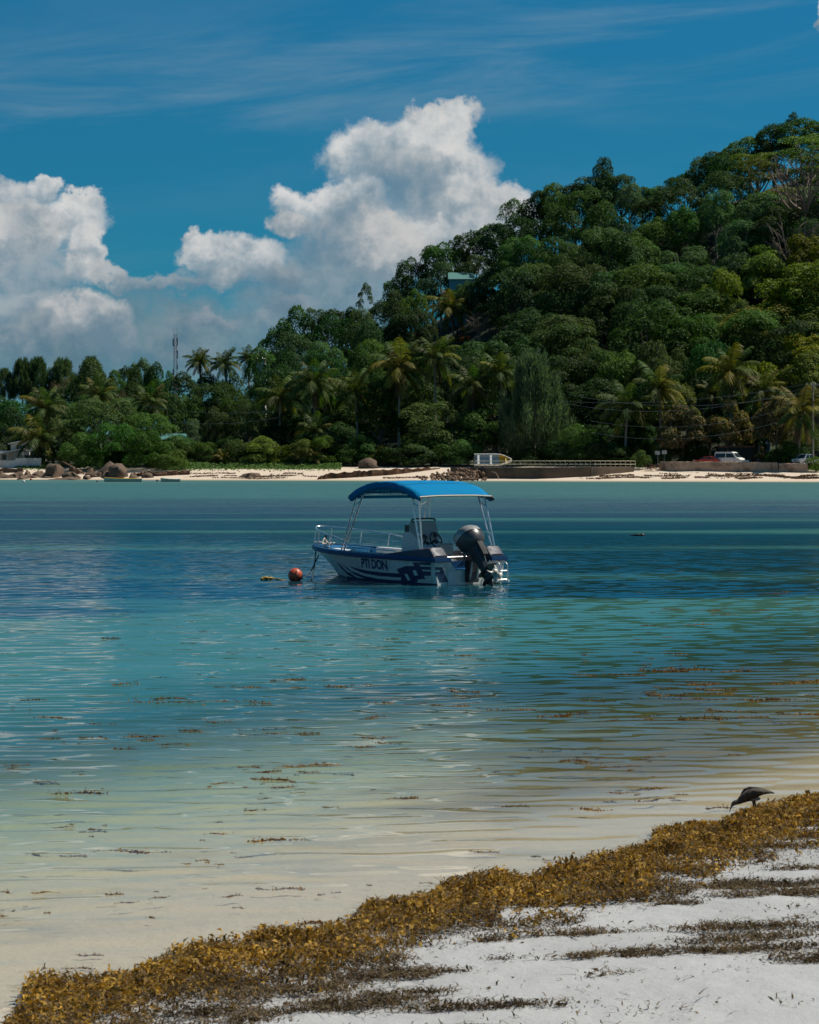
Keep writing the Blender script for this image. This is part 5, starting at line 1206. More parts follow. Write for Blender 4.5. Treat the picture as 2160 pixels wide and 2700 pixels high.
for i, (u0, u1, vt, vb, s, lab) in enumerate([(248, 345, 1224, 1262, 5, 'largest rounded boulder with a domed top behind the long rowing boat'), (100, 172, 1229, 1264, 4, 'pointed brown boulder below the coconut palm'), (25, 62, 1240, 1264, 3, 'dark boulder below the white garden wall'), (183, 216, 1229, 1254, 8, 'narrow dark boulder beside the leaning plank'),
        (222, 262, 1234, 1258, 8, 'dark boulder left of the domed boulder'), (282, 345, 1236, 1262, 3, 'brown boulder at the foot of the domed boulder'), (160, 205, 1247, 1266, 2, 'low wet boulder between the pointed and the narrow ones'), (215, 248, 1256, 1265, 1.5, 'flat rock at the water behind the long rowing boat'), (45, 80, 1252, 1265, 1.5, 'small low rock in front of the dark boulder'),
        (85, 120, 1240, 1262, 5, 'small boulder left of the pointed boulder'), (-10, 22, 1243, 1262, 3, 'boulder cut by the left edge of the picture'), (940, 990, 1218, 1238, 17, 'pale rounded boulder on top of the groyne'), (345, 372, 1250, 1262, 4, 'small dark rock right of the domed boulder'), (628, 700, 1249, 1264, 4, 'low flat brown rock on the middle of the far beach'),
        (62, 84, 1236, 1252, 6, 'small pale stone among the left boulders'), (1140, 1165, 862, 876, s_for(1150, 876), 'pale boulder high on the slope below the palm'), (130, 215, 1256, 1267, 1.5, 'long low rock shelf at the water below the pointed boulder')]):
    g = on(u0 / 2 + u1 / 2, s); w = (u1 - u0) * g.y / FP; zt, zb = px(0, vt, g.y).z, px(0, vb, g.y).z
    if s > 60: zb = min(zb, gz_at(g.x, g.y) )
    o = mobj('boulder', RK[i % 6], None, loc=(g.x, g.y, zb), rot=(0, 0, i * 1.7), scale=(w * .72, w * .62, max(.35, (zt - zb) * 1.4)))
    tag(o, lab, 'boulder', 'boulders on the far shore')
# long low rocks right of the rowing boats
wall_run('rock_ledge', 'long dark rock ledge behind the small dinghy', [(345, 1247, 1258, 5), (400, 1243, 1256, 5), (500, 1241, 1250, 7)], 1.2, M['groyne'], 'rock', .18, 12)
# rubble heap: stones are parts
rb = thing('rubble_heap', 'heap of brown broken stones in front of the retaining wall', 'rubble', on(1210, 4))
r_ = random.Random(8)
for k in range(190):
    u = r_.triangular(1095, 1285, 1225); s = r_.uniform(.3, 5.0); hmax = .1 + 1.5 * max(0, 1 - abs(u - 1225) / 95) ** .7 * (s / 5)
    g = on(u, s); z_ = max(0, gz_at(g.x, g.y)) + hmax * r_.uniform(.55, 1)
    sc = r_.uniform(.20, .46)
    o = mobj('stone', RK[k % 6], rb, loc=Vector((g.x, g.y, z_)) - rb.location, rot=(r_.uniform(0, 6), r_.uniform(0, 6), r_.uniform(0, 6)), scale=(sc, sc * .8, sc * .7))
    o.material_slots[0].link = 'OBJECT'; o.material_slots[0].material = M['rubble']
# wrack lines on the far beach
r = np.random.default_rng(5); chunks = []
def wrack(u0, u1, s0, s1, n, spread):
    n = int(n * 1.8); uu = r.uniform(u0, u1, n); q = (uu - u0) / (u1 - u0); ss = s0 + (s1 - s0) * q + .6 * np.sin(uu * .035) + r.normal(0, spread, n)
    keep = vnoise(uu, ss * 20, 44, 3, 40) > .46; uu, ss = uu[keep], ss[keep]
    YY = (336 + ss / .94) / (1 + .36 * (uu - 1080) / FP); XX = (uu - 1080) * YY / FP
    chunks.append(np.stack([XX, YY, land_z(XX, YY) + r.uniform(.02, .12, len(XX))], 1))
for a in [(1560, 2170, 6.5, 7.5, 1500, .45), (1520, 2170, 4.2, 4.8, 1700, .35), (1700, 2000, 9, 9, 350, .5), (1950, 2170, 3.6, 8, 500, .4), (480, 860, 5.0, 5.4, 900, .3), (500, 800, 8.0, 8.0, 500, .5), (560, 760, 2.6, 2.6, 220, .25), (1010, 1110, 4, 4, 160, .4), (1990, 2170, 7, 4.5, 600, .3)]: wrack(*a)
ps = np.concatenate(chunks); nn = sph(len(ps), r); V, F = leaves(ps, nn, .26, r, .5)
M['wrack'] = leaf_mat('wrack', (0.08, 0.04, 0.018), (0.20, 0.11, 0.055), trans=.05, hue=.01, dark=0)
o = tag(mobj('wrack_line', np_mesh('wrack_line', V, F, M['wrack'])), 'brown lines of washed-up seaweed along the far beach', 'seaweed'); o['kind'] = 'stuff'
rs2 = random.Random(3)
for k, (u, v0, w) in enumerate([(8, 1252, 40), (70, 1258, 34), (128, 1262, 40), (178, 1262, 36), (232, 1262, 30), (262, 1263, 40), (20, 1262, 30), (98, 1263, 30), (352, 1262, 34), (385, 1258, 30), (205, 1258, 26), (150, 1258, 30)]):
    g = on(u, 3.0 + rs2.uniform(-1, 1.5)); ww = w * g.y / FP
    tag(mobj('boulder', RK[(k + 2) % 6], None, loc=(g.x, g.y, gz_at(g.x, g.y) - .05), rot=(0, 0, k * 2.1), scale=(ww * .7, ww * .6, ww * rs2.uniform(.3, .5))), 'low dark rock at the left waterline among the bigger boulders', 'boulder', 'small rocks along the left waterline')
# leaning plank
a_, b_ = px(166, 1217, on(170, 9).y), px(222, 1249, on(215, 7).y)
tag(MB().tube([a_, b_], .16, 4).build('plank', M['wood']), 'brown plank leaning against the narrow dark boulder', 'plank')
# brushwood heap by the railing end
br = MB()
for k in range(60):
    u = r_.uniform(1705, 1740); g = on(u, 13 + r_.uniform(-.5, .5)); z0_ = gz_at(g.x, g.y) + .1; a = r_.uniform(-1.0, 1.0)
    br.tube([g + Vector((0, 0, z0_ + r_.uniform(0, .5))), g + Vector((r_.uniform(-1, 1), r_.uniform(-.4, .4), z0_ + r_.uniform(0, .9)))], .035, 4)
tag(br.build('brushwood_heap', M['wood']), 'heap of cut brushwood at the end of the sea wall', 'brushwood')

# house at the left, small houses
g = on(50, 22); gz0 = 2.2
hs = thing('white_house', 'white two-storey house behind the garden wall at the left edge', 'house', (g.x, g.y, gz0))
def hx(u): return far_xy(u, g.y) - g.x
def hz(v): return px(0, v, g.y).z - gz0
def hbox(name_, u0, u1, v0, v1, y0_, y1_, mat, par=None, bev=0):
    return MB().box(((hx(u0) + hx(u1)) / 2, (y0_ + y1_) / 2, (hz(v0) + hz(v1)) / 2), (hx(u1) - hx(u0), y1_ - y0_, abs(hz(v0) - hz(v1)))).build(name_, mat, par or hs, bevel=bev)
wl = hbox('upper_wall', 26, 112, 1166, 1190, 1, 6, M['wall_white']); hbox('stair_tower', 66, 84, 1158, 1190, .6, 3, M['wall_white']); hbox('lower_wall', -20, 112, 1188, 1215, 1.4, 6, M['wall_white'])
MB().add([(hx(20), .2, hz(1169)), (hx(70), .2, hz(1160)), (hx(70), 6, hz(1156)), (hx(20), 6, hz(1165)), (hx(20), .2, hz(1172)), (hx(70), .2, hz(1163)), (hx(70), 6, hz(1159)), (hx(20), 6, hz(1168))], [(0, 1, 2, 3), (7, 6, 5, 4), (0, 4, 5, 1), (1, 5, 6, 2), (2, 6, 7, 3), (3, 7, 4, 0)]).build('roof', M['wall_white'], hs)
MB().add([(hx(-20), -.9, hz(1199)), (hx(66), -.9, hz(1183)), (hx(66), 2, hz(1180)), (hx(-20), 2, hz(1196)), (hx(-20), -.9, hz(1202)), (hx(66), -.9, hz(1186)), (hx(66), 2, hz(1184)), (hx(-20), 2, hz(1200))], [(0, 1, 2, 3), (7, 6, 5, 4), (0, 4, 5, 1), (1, 5, 6, 2), (2, 6, 7, 3), (3, 7, 4, 0)]).build('veranda_roof', M['roof_grey'], hs)
for i_, (u0, u1) in enumerate([(41, 48), (49, 56), (57, 64)]):
    w_ = hbox('window', u0, u1, 1174, 1185, .93, 1.0, M['glass_dark']); hbox('frame', u0 - .6, u0, 1173, 1186, .90, .99, M['white_paint'], w_)
for u_ in (-4, 21, 40, 62): hbox('veranda_post', u_ - 1, u_ + 1, 1196 if u_ < 30 else 1190, 1214, -.7, -.55, M['white_paint'])
for (u0, u1) in [(2, 16), (62, 92)]: hbox('window', u0, u1, 1199, 1213, 1.33, 1.4, M['glass_dark'])
hbox('awning', 40, 78, 1191, 1200, -.2, 1.2, M['wall_white'])
def cottage(name_, lab, u0, u1, vr, ve, vb, s, wallm, roofm, win=2):
    Y = Yat((u0 + u1) / 2, s); x0_, x1_ = far_xy(u0, Y), far_xy(u1, Y); cx_ = (x0_ + x1_) / 2; zb = min(px(0, vb, Y).z, gz_at(cx_, Y)) - .1; W2 = (x1_ - x0_) / 2
    rt = thing(name_, lab, 'house', (cx_, Y, zb)); ze, zr = px(0, ve, Y).z - zb, px(0, vr, Y).z - zb
    MB().box((0, 2.5, ze / 2), (W2 * 1.85, 5, ze)).build('wall', wallm, rt)
    MB().add([(-W2, -.6, ze - .1), (W2, -.6, ze - .1), (W2, 2.5, zr), (-W2, 2.5, zr), (W2, 5.6, ze - .1), (-W2, 5.6, ze - .1)], [(0, 1, 2, 3), (3, 2, 4, 5), (0, 3, 5), (1, 4, 2), (0, 5, 4, 1)]).build('roof', roofm, rt)
    for k in range(win):
        xx = -W2 * .9 + (k + .5) * W2 * 1.8 / win; w_ = MB().box((xx, -.03, ze * .55), (W2 * .5, .06, ze * .4)).build('window', M['glass_dark'], rt)
        MB().box((xx, -.08, ze * .55), (.10, .05, ze * .42)).build('mullion', M['white_paint'], w_)
    return rt
cottage('small_house', 'small house with pale green roof showing right of the takamaka', 418, 488, 1143, 1160, 1178, 31, M['wall_white'], M['roof_teal'])
cottage('hill_house', 'teal-roofed blue house half hidden among trees high on the slope', 1182, 1252, 716, 735, 772, 126, M['wall_teal'], M['roof_teal'], 3)
cottage('white_gable_house', 'white gable peeping out beside the rightmost skyline palm', 668, 700, 930, 945, 975, 84, M['wall_white'], M['wall_white'], 1)
cottage('tin_shack', 'blue-grey tin-roofed shack behind the dark shed', 1995, 2032, 1162, 1170, 1200, 33, M['blue_tin'], M['roof_grey'], 1)
cottage('garden_shed', 'pale shed hidden behind the low leaning palm', 838, 862, 1162, 1172, 1195, 28, M['wall_white'], M['roof_grey'], 1)
g = on(1940, 25); sh = thing('storage_shed', 'dark storage shed with flat roof behind the van', 'shed', (g.x, g.y, 2.2))
zt = px(0, 1179, g.y).z - 2.2; wd = 90 * g.y / FP
MB().box((0, 1.5, zt / 2), (wd, 3, zt)).build('wall', M['shed'], sh); MB().box((0, 1.4, zt + .06), (wd + .3, 3.5, .12)).build('roof', M['red_steel'], sh)
for k in range(12): MB().box((-wd / 2 + (k + .5) * wd / 12, -.03, zt / 2), (.08, .06, zt - .1)).build('cladding_rib', M['shed'], sh)
# vehicles on the road behind the wall
def vehicle(name_, lab, cat, u, s, paint, L, Wd, prof, glass, rz, wheels=((-.3), (.3)), zroad=2.25, grille=True):
    g = on(u, s); rt = thing(name_, lab, cat, (g.x, g.y, zroad), rz)
    b_ = MB(); n = len(prof)
    secs = [(-Wd / 2, .0, .0), (-Wd / 2 + .02, .0, .0), (Wd / 2 - .02, 0, 0), (Wd / 2, 0, 0)]
    tum = lambda z_: max(0, z_ - .95) * .16
    b_.loft([[Vector((p[0] * L, sgn * (Wd / 2 - tum(p[1])), p[1])) for p in prof] for sgn in (-1, 1)])
    bd = b_.build('body', paint, rt, bevel=.04)
    for (x0_, z0_, x1_, z1_, xa, xb) in glass:       # side windows
        for sgn in (-1, 1):
            w_ = MB().add([Vector((x0_ * L, sgn * (Wd / 2 - tum(z0_) + .012), z0_)), Vector((x1_ * L, sgn * (Wd / 2 - tum(z0_) + .012), z0_)), Vector((xb * L, sgn * (Wd / 2 - tum(z1_) + .012), z1_)), Vector((xa * L, sgn * (Wd / 2 - tum(z1_) + .012), z1_))], [(0, 1, 2, 3)]).build('side_window', M['glass_dark'], rt)
    for x_ in wheels:
        for sgn in (-1, 1):
            w_ = MB().tube([(x_ * L, sgn * (Wd / 2 - .2), .33), (x_ * L, sgn * (Wd / 2 + .02), .33)], .33, 16).build('wheel', M['tyre'], rt)
            MB().tube([(x_ * L, sgn * (Wd / 2 + .01), .33), (x_ * L, sgn * (Wd / 2 + .03), .33)], .19, 12).build('rim', M['alu'], w_)
    for sgn in (-1, 1): MB().box((.497 * L, sgn * Wd * .36, .78), (.06, .30, .18)).build('headlight', M['alu'], rt)
    MB().box((.505 * L, 0, .45), (.10, Wd * .98, .20)).build('bumper', M['black'], rt); MB().box((.5 * L, 0, .75), (.05, Wd * .4, .12)).build('grille', M['black'], rt)
    return rt
vp = [(-.5, .35), (.5, .35), (.5, .85), (.47, 1.05), (.36, 1.18), (.20, 1.95), (.12, 2.05), (-.47, 2.05), (-.5, 1.9)]
vn = vehicle('van', 'white minibus van parked behind the stone sea wall', 'van', 1925, 17.5, M['white_paint'], 4.4, 1.75, vp, [(-.46, 1.2, -.08, 1.8, -.45, -.08), (-.05, 1.2, .30, 1.8, -.05, .20)], R(-38))
MB().add([(.355 * 4.4, -.72, 1.24), (.355 * 4.4, .72, 1.24), (.222 * 4.4, .62, 1.88), (.222 * 4.4, -.62, 1.88)], [(0, 1, 2, 3)]).build('windscreen', M['glass_dark'], vn).location.x = .025
cp = [(-.5, .35), (.5, .35), (.5, .7), (.28, .88), (.12, 1.32), (-.18, 1.36), (-.42, .98), (-.5, .92)]
ca = vehicle('car', 'dark red hatchback with orange roof parked left of the van', 'car', 1865, 17.5, M['car_red'], 3.9, 1.6, cp, [(-.34, .98, .02, 1.26, -.18, .04), (.05, .98, .24, 1.26, .06, .12)], R(160))
MB().box((-.03 * 3.9, 0, 1.37), (1.1, 1.2, .04)).build('roof_panel', M['orange'], ca, bevel=.015)
MB().add([(-.425 * 3.9, -.6, 1.02), (-.425 * 3.9, .6, 1.02), (-.205 * 3.9, .54, 1.33), (-.205 * 3.9, -.54, 1.33)], [(0, 1, 2, 3)]).build('rear_window', M['glass_dark'], ca).location.x = -.02
pk = vehicle('pickup', 'white and silver pick-up parked under the yellow palm at the right edge', 'pickup', 2128, 16.0, M['white_paint'], 4.6, 1.7, [(-.5, .4), (.5, .4), (.5, .95), (.28, 1.05), (.16, 1.68), (-.08, 1.70), (-.14, 1.0), (-.5, .98)], [(-.10, 1.05, .06, 1.6, -.07, .05), (.08, 1.05, .24, 1.6, .08, .15)], R(215))
MB().add([(.285 * 4.6, -.68, 1.10), (.285 * 4.6, .68, 1.10), (.175 * 4.6, .58, 1.62), (.175 * 4.6, -.58, 1.62)], [(0, 1, 2, 3)]).build('windscreen', M['glass_dark'], pk).location.x = .02
for i_, (u_, h_, lab) in enumerate([(1960, .62, 'lower white crate right of the van'), (1970, .75, 'taller white crate right of the van')]):
    g = on(u_, 15.4); c_ = thing('crate', lab, 'crate', (g.x, g.y, 2.25), 0, 'white crates by the van')
    MB().box((0, 0, h_ / 2), (.55, .5, h_)).build('box', M['sign_white'], c_, bevel=.03); MB().box((0, 0, h_ + .03), (.60, .55, .07)).build('lid', M['white_paint'], c_, bevel=.02)
    for zz in (.2, .42): MB().box((0, -.262, zz), (.5, .03, .03)).build('rib', M['skiff_inner'], c_)
for (u_, vt, vb_, lab) in [(1734, 1189, 1199, 'left white notice board on a thin post by the roadside palms'), (1752, 1187.5, 1197, 'right white notice board, slightly higher')]:
    g = on(u_, 20); sg = thing('notice_board', lab, 'sign', (g.x, g.y, 2.2)); zc = (px(0, vt, g.y).z + px(0, vb_, g.y).z) / 2 - 2.2
    MB().box((0, 0, zc), (.72, .04, .55)).build('panel', M['sign_white'], sg); MB().tube([(0, .05, 0), (0, .05, zc)], .035, 6).build('post', M['galv'], sg)
    for k in range(3): MB().box((-.04 + .06 * (k % 2), -.024, zc + .14 - .13 * k), (.44 - .1 * k, .004, .05)).build('print_line', M['galv'], sg)
# fence posts on the bank
fe = thing('fence', 'low dark wooden fence on the green bank', 'fence', on(720, 21) + Vector((0, 0, 2.3)))
for k in range(9):
    g = on(660 + k * 16, 21); MB().box((g.x - fe.location.x, g.y - fe.location.y, .35), (.12, .12, 1.1)).build('post', M['wood'], fe)
for zz in (.35, .75): MB().tube([on(655, 21) - Vector((fe.location.x, fe.location.y, -zz)), on(795, 21) - Vector((fe.location.x, fe.location.y, -zz))], .04, 4).build('rail', M['wood'], fe)
# lattice mast
Y = 455.0; mx_ = far_xy(463, Y); zb = gz_at(mx_, Y); zt = px(0, 882, Y).z; Hm = zt - zb
ms = thing('lattice_mast', 'red and white lattice radio mast rising behind the trees', 'mast', (mx_, Y, zb))
for sx in (-1, 1):
    for sy in (-1, 1): MB().tube([(sx * .40, sy * .40, 0), (sx * .27, sy * .27, Hm)], .05, 4).build('mast_leg', M['galv'], ms)
nb_ = int(Hm / 1.1)
for k in range(nb_):
    z0_, z1_ = k * Hm / nb_, (k + 1) * Hm / nb_; w_ = .40 - .13 * k / nb_; b_ = MB()
    for (p, q) in (((-1, -1), (1, -1)), ((1, -1), (1, 1)), ((1, 1), (-1, 1)), ((-1, 1), (-1, -1))):
        b_.tube([(p[0] * w_, p[1] * w_, z0_), (q[0] * w_, q[1] * w_, z1_)], .04, 3); b_.tube([(p[0] * w_, p[1] * w_, z1_), (q[0] * w_, q[1] * w_, z1_)], .035, 3)
    b_.build('lattice_bay', M['red_steel'] if (k // 3) % 2 else M['galv'], ms)
for (dx_, zz, hh_) in [(-.4, Hm - 1.6, 1.5), (.4, Hm - 1.4, 1.5), (.4, Hm - 4, 1.6), (-.4, Hm - 7.5, 1.2), (.4, Hm - 6.5, 1.0)]:
    MB().box((dx_, -.4, zz), (.28, .2, hh_)).build('antenna_panel', M['galv'], ms)
for dx_ in (-.35, .3): MB().tube([(dx_, 0, Hm), (dx_, 0, Hm + 1.3)], .03, 4).build('whip_antenna', M['galv'], ms)
# power pole and wires
g = on(2144, 16); pz = px(0, 1014, g.y).z
pp_ = thing('power_pole', 'pale wooden power pole with crossarm at the right edge', 'power pole', (g.x, g.y, 2.2))
MB().tube([(0, 0, 0), (0, 0, pz - 2.2 + .2)], [.16, .11], 8).build('pole', M['bark_pale'], pp_); MB().box((0, 0, pz - 2.25), (2.0, .12, .14)).build('crossarm', M['bark_pale'], pp_)
for k in (-.9, -.3, .3, .9): MB().tube([(k, 0, pz - 2.2), (k, 0, pz - 2.0)], .05, 6).build('insulator', M['white_paint'], pp_)
Yw = on(1480, 22).y
for (u0, v0, u1, v1, sag, lab) in [(1480, 1058, 2128, 1012, 20, 'topmost power wire from the pole to the trees'), (1480, 1062, 2150, 1014, 42, 'second power wire sagging below the topmost'), (1500, 1040, 2140, 1030, 34, 'third power wire crossing the roadside palms'), (1560, 1110, 2130, 1060, 36, 'power wire at mid height across the red-flecked bushes'), (1560, 1140, 2130, 1088, 38, 'lowest power wire above the van'), (380, 1070, 720, 1085, 10, 'thin wire across the dark trees right of the takamaka'), (420, 1110, 740, 1100, 12, 'lower thin wire across the dark trees right of the takamaka')]:
    ya, yb = on(u0, 22).y, on(min(u1, 2140), 16).y if u1 > 1000 else on(u1, 22).y
    pa, pb = px(u0, v0, ya), px(u1, v1, yb)
    tag(MB().tube([pa.lerp(pb, k / 24) - Vector((0, 0, sag * ya / FP * 4 * (k / 24) * (1 - k / 24))) for k in range(25)], .02, 4).build('power_wire', M['galv']), lab, 'wire')

# ------------------------------------------------------------------ seaweed on and off the near beach, the bird
def weed_mat(name_, c1, c2, dk):
    m, t, b = material(name_)
    ri = t.n('ShaderNodeNewGeometry').outputs['Random Per Island']
    pn = t.noise(t.n('ShaderNodeNewGeometry').outputs['Position'], 3.2, 4, .6).outputs['Fac']; ri = t.math('ADD', t.math('MULTIPLY', ri, .62), t.mr(pn, .34, .66, -.08, .46))
    t.set(b.inputs['Base Color'], t.ramp(ri, [(0, dk), (.3, c1), (.75, c2), (1, [min(1, x_ * 1.35) for x_ in c2])])); b.inputs['Roughness'].default_value = .6; b.inputs['Specular IOR Level'].default_value = .15
    tr = t.n('ShaderNodeBsdfTranslucent'); t.set(tr.inputs[0], (c2[0] * 1.2, c2[1], c2[2] * .5)); mx = t.n('ShaderNodeMixShader'); mx.inputs[0].default_value = .22
    t.t.links.new(b.outputs[0], mx.inputs[1]); t.t.links.new(tr.outputs[0], mx.inputs[2]); t.t.links.new(mx.outputs[0], t.t.nodes['Material Output'].inputs[0]); return m
M['weed'] = weed_mat('weed', (0.150, 0.085, 0.012), (0.40, 0.235, 0.034), (0.016, 0.010, 0.004))
M['weed_float'] = weed_mat('weed_float', (0.075, 0.036, 0.008), (0.25, 0.125, 0.018), (0.012, 0.008, 0.004))
M['weed_dry'] = weed_mat('weed_dry', (0.065, 0.045, 0.022), (0.14, 0.098, 0.048), (0.018, 0.013, 0.008))
def inpoly(u, v, poly):
    inside = np.zeros(len(u), bool); n = len(poly)
    for i in range(n):
        (x1, y1_), (x2, y2_) = poly[i], poly[(i + 1) % n]
        c_ = ((y1_ > v) != (y2_ > v)) & (u < (x2 - x1) * (v - y1_) / (y2_ - y1_ + 1e-9) + x1); inside ^= c_
    return inside
TOPE = [(-40, 2740), (30, 2690), (55, 2640), (75, 2600), (150, 2582), (240, 2578), (290, 2556), (380, 2556), (400, 2528), (470, 2500), (540, 2478), (640, 2472), (690, 2450), (800, 2452), (900, 2440), (960, 2425), (950, 2385), (975, 2362), (1060, 2358), (1150, 2345), (1165, 2325), (1280, 2306), (1400, 2308), (1520, 2262), (1560, 2250), (1640, 2240), (1720, 2212), (1728, 2180), (1800, 2168), (1880, 2160), (1925, 2158), (1950, 2136), (1990, 2116), (2060, 2104), (2100, 2092), (2230, 2075)]
BOTE = [(2230, 2250), (2160, 2262), (2000, 2300), (1900, 2330), (1800, 2370), (1700, 2395), (1560, 2420), (1460, 2470), (1380, 2475), (1240, 2500), (1160, 2520), (1080, 2530), (1000, 2560), (900, 2570), (860, 2600), (870, 2640), (760, 2650), (640, 2670), (560, 2720), (-40, 2760)]
TOPE = [(a_, b_ + 20) for a_, b_ in TOPE]
BANK = TOPE + BOTE
bx = np.array([p[0] for p in TOPE]); byv = np.array([p[1] for p in TOPE]); order = np.argsort(bx); bx, byv = bx[order], byv[order]
r = np.random.default_rng(14)
n = 1300000
cand_x = r.uniform(-3.2, 4.6, n); cand_y = r.uniform(8.6, 21.5, n)
cz = beach_z(cand_x, cand_y); cu = 1080 + cand_x * FP / cand_y; cvv = HOR + (CAMZ - cz) * FP / cand_y
okf = (cu > -60) & (cu < 2240) & (cvv < 2780) & (cvv > 2060)
cand_x, cand_y, cz, cu, cvv = [a[okf] for a in (cand_x, cand_y, cz, cu, cvv)]
edge = np.interp(cu, bx, byv); dpt = cvv - edge                      # pixels inside the bank from its upper edge
inb = inpoly(cu, cvv, BANK)
hole = vnoise(cand_x * 1.0, cand_y * 2.2, 51, 4, .55)
pm_ = np.where(inb, np.where(hole > np.interp(dpt, [0, 60, 160, 260], [.10, .36, .49, .55]), np.interp(dpt, [0, 160, 240], [.62, .62, .95]), .04), 0)
below = (~inb) & (dpt > 0)
st1 = vnoise(cand_x * .55 - cand_y * .2, cand_y * 2.4, 61, 4, .42)
thr = np.interp(dpt, [0, 120, 300, 450, 700], [.44, .50, .545, .60, .67])
pm_ = np.where(below, np.clip((st1 - thr) * 9, 0, .85) + .012 * (st1 > .42), pm_)
keep = r.random(len(cu)) < pm_
X0, Y0, Z0, dp_, inb_ = cand_x[keep], cand_y[keep], cz[keep], dpt[keep], inb[keep]
mound = .19 * (vnoise(X0, Y0, 71, 3, .24) ** 1.9) * np.interp(dp_, [0, 30, 120, 260], [.55, 1.0, .8, .35]) * inb_ + .012
ps = np.stack([X0, Y0, Z0 + mound * r.uniform(.15, 1.1, len(X0))], 1) + r.normal(0, .012, (len(X0), 3)); ps[:, 2] = np.maximum(ps[:, 2], Z0 + .006)
nn = r.normal(0, .75, ps.shape) + np.array([0, -.25, .75]); nn /= np.linalg.norm(nn, axis=1, keepdims=True)
dryw = (dp_ > 105 + 60 * (vnoise(X0, Y0, 81, 2, .8) - .5) + r.normal(0, 38, len(X0))) | (~inb_)
for (sel, mt, nm_, lab) in [(~dryw, 'weed', 'seaweed_bank', 'golden brown heaped seaweed bank along the near waterline'), (dryw, 'weed_dry', 'dry_seaweed', 'dull brown drying seaweed strewn over the pale sand')]:
    V, F = leaves(ps[sel], nn[sel], .031 if mt == 'weed' else .024, r, .42 if mt == 'weed' else .28, .3, .16)
    o = tag(mobj(nm_, np_mesh(nm_, V, F, M[mt])), lab, 'seaweed'); o['kind'] = 'stuff'
# long strands tangled through it
n = 16000; kk = r.choice(len(X0), n); p0 = ps[kk]; a_ = r.uniform(0, 2 * pi, n); Ls = r.uniform(.04, .16, n)
segs = []
for q in (0, .33, .66, 1):
    an = a_ + q * r.normal(0, .8, n); c_ = p0 + np.stack([np.cos(an) * Ls * q, np.sin(an) * Ls * q, .012 * np.sin(q * 3) + .004 + 0 * an], 1); c_[:, 2] = np.maximum(c_[:, 2], beach_z(c_[:, 0], c_[:, 1]) + .004)
    w_ = np.stack([-np.sin(an), np.cos(an), 0 * an], 1) * .0035 * (1.15 - q); segs += [c_ - w_, c_ + w_]
V = np.stack(segs, 1).reshape(-1, 3); b8 = np.arange(n)[:, None] * 8
F = np.concatenate([b8 + np.array([0, 1, 3, 2]), b8 + np.array([2, 3, 5, 4]), b8 + np.array([4, 5, 7, 6])])
o = tag(mobj('seaweed_strands', np_mesh('seaweed_strands', V, F, M['weed_dry'])), 'thin tangled seaweed strands lying through the near bank and over the sand', 'seaweed'); o['kind'] = 'stuff'
# floating clumps: countable, one thing each
def clump_mesh(seed, nl=190, lw=3.2):
    r2 = np.random.default_rng(seed); q = r2.normal(0, .42, nl); q = np.clip(q, -1, 1)
    nodes = r2.uniform(-.9, .9, 6); q = np.where(r2.random(nl) < .6, nodes[r2.integers(0, 6, nl)] + r2.normal(0, .10, nl), q)
    y_ = r2.normal(0, .12, nl) + .08 * np.sin(q * 4 + seed); z_ = np.abs(r2.normal(0, .03, nl)) * np.where(r2.random(nl) < .25, 1.6, .5) + .004
    q = np.clip(q, -1, 1); ps_ = np.stack([q * .5, y_ * .3 + .04 * np.sin(q * 4 + seed), z_ * .6], 1); nn_ = r2.normal(0, .6, ps_.shape) + np.array([0, -.2, .8]); nn_ /= np.linalg.norm(nn_, axis=1, keepdims=True)
    V, F = leaves(ps_, nn_, .045, r2, .4, .2)
    qq = np.linspace(-.5, .5, 25); sy = .04 * np.sin(qq * 8 + seed); w_ = .010
    S_ = np.stack([np.stack([qq, sy - w_, np.full(25, .006)], 1), np.stack([qq, sy + w_, np.full(25, .009)], 1)], 1).reshape(-1, 3)
    k_ = np.arange(24) * 2 + len(V)
    return np_mesh('floating_seaweed', np.concatenate([V, S_]), np.concatenate([F, np.stack([k_, k_ + 1, k_ + 3, k_ + 2], 1)]), M['weed_float'])
CL = [clump_mesh(i) for i in range(8)]
def clump(u, v, w, lab, grp=None, i=0):
    Y = CAMZ * FP / (v - HOR); rr_ = random.Random(int(u * 7 + v))
    x_ = far_xy(u, Y)
    if shore_s(x_, Y) > .15:
        p = beach_at(u, v); x_, Y = p.x, p.y
    zz = max(0.0, float(beach_z(x_, Y))); L = w * Y / FP
    o = mobj('floating_seaweed', CL[i % 8], None, loc=(x_, Y, zz - .004), rot=(0, 0, rr_.choice([0, pi]) + rr_.uniform(-.6, .6)), scale=(L, min(L, .55) * rr_.uniform(.7, 1.1) + .08, min(1.0, .25 + L) * rr_.uniform(.4, .85)))
    return tag(o, lab, 'seaweed', grp)
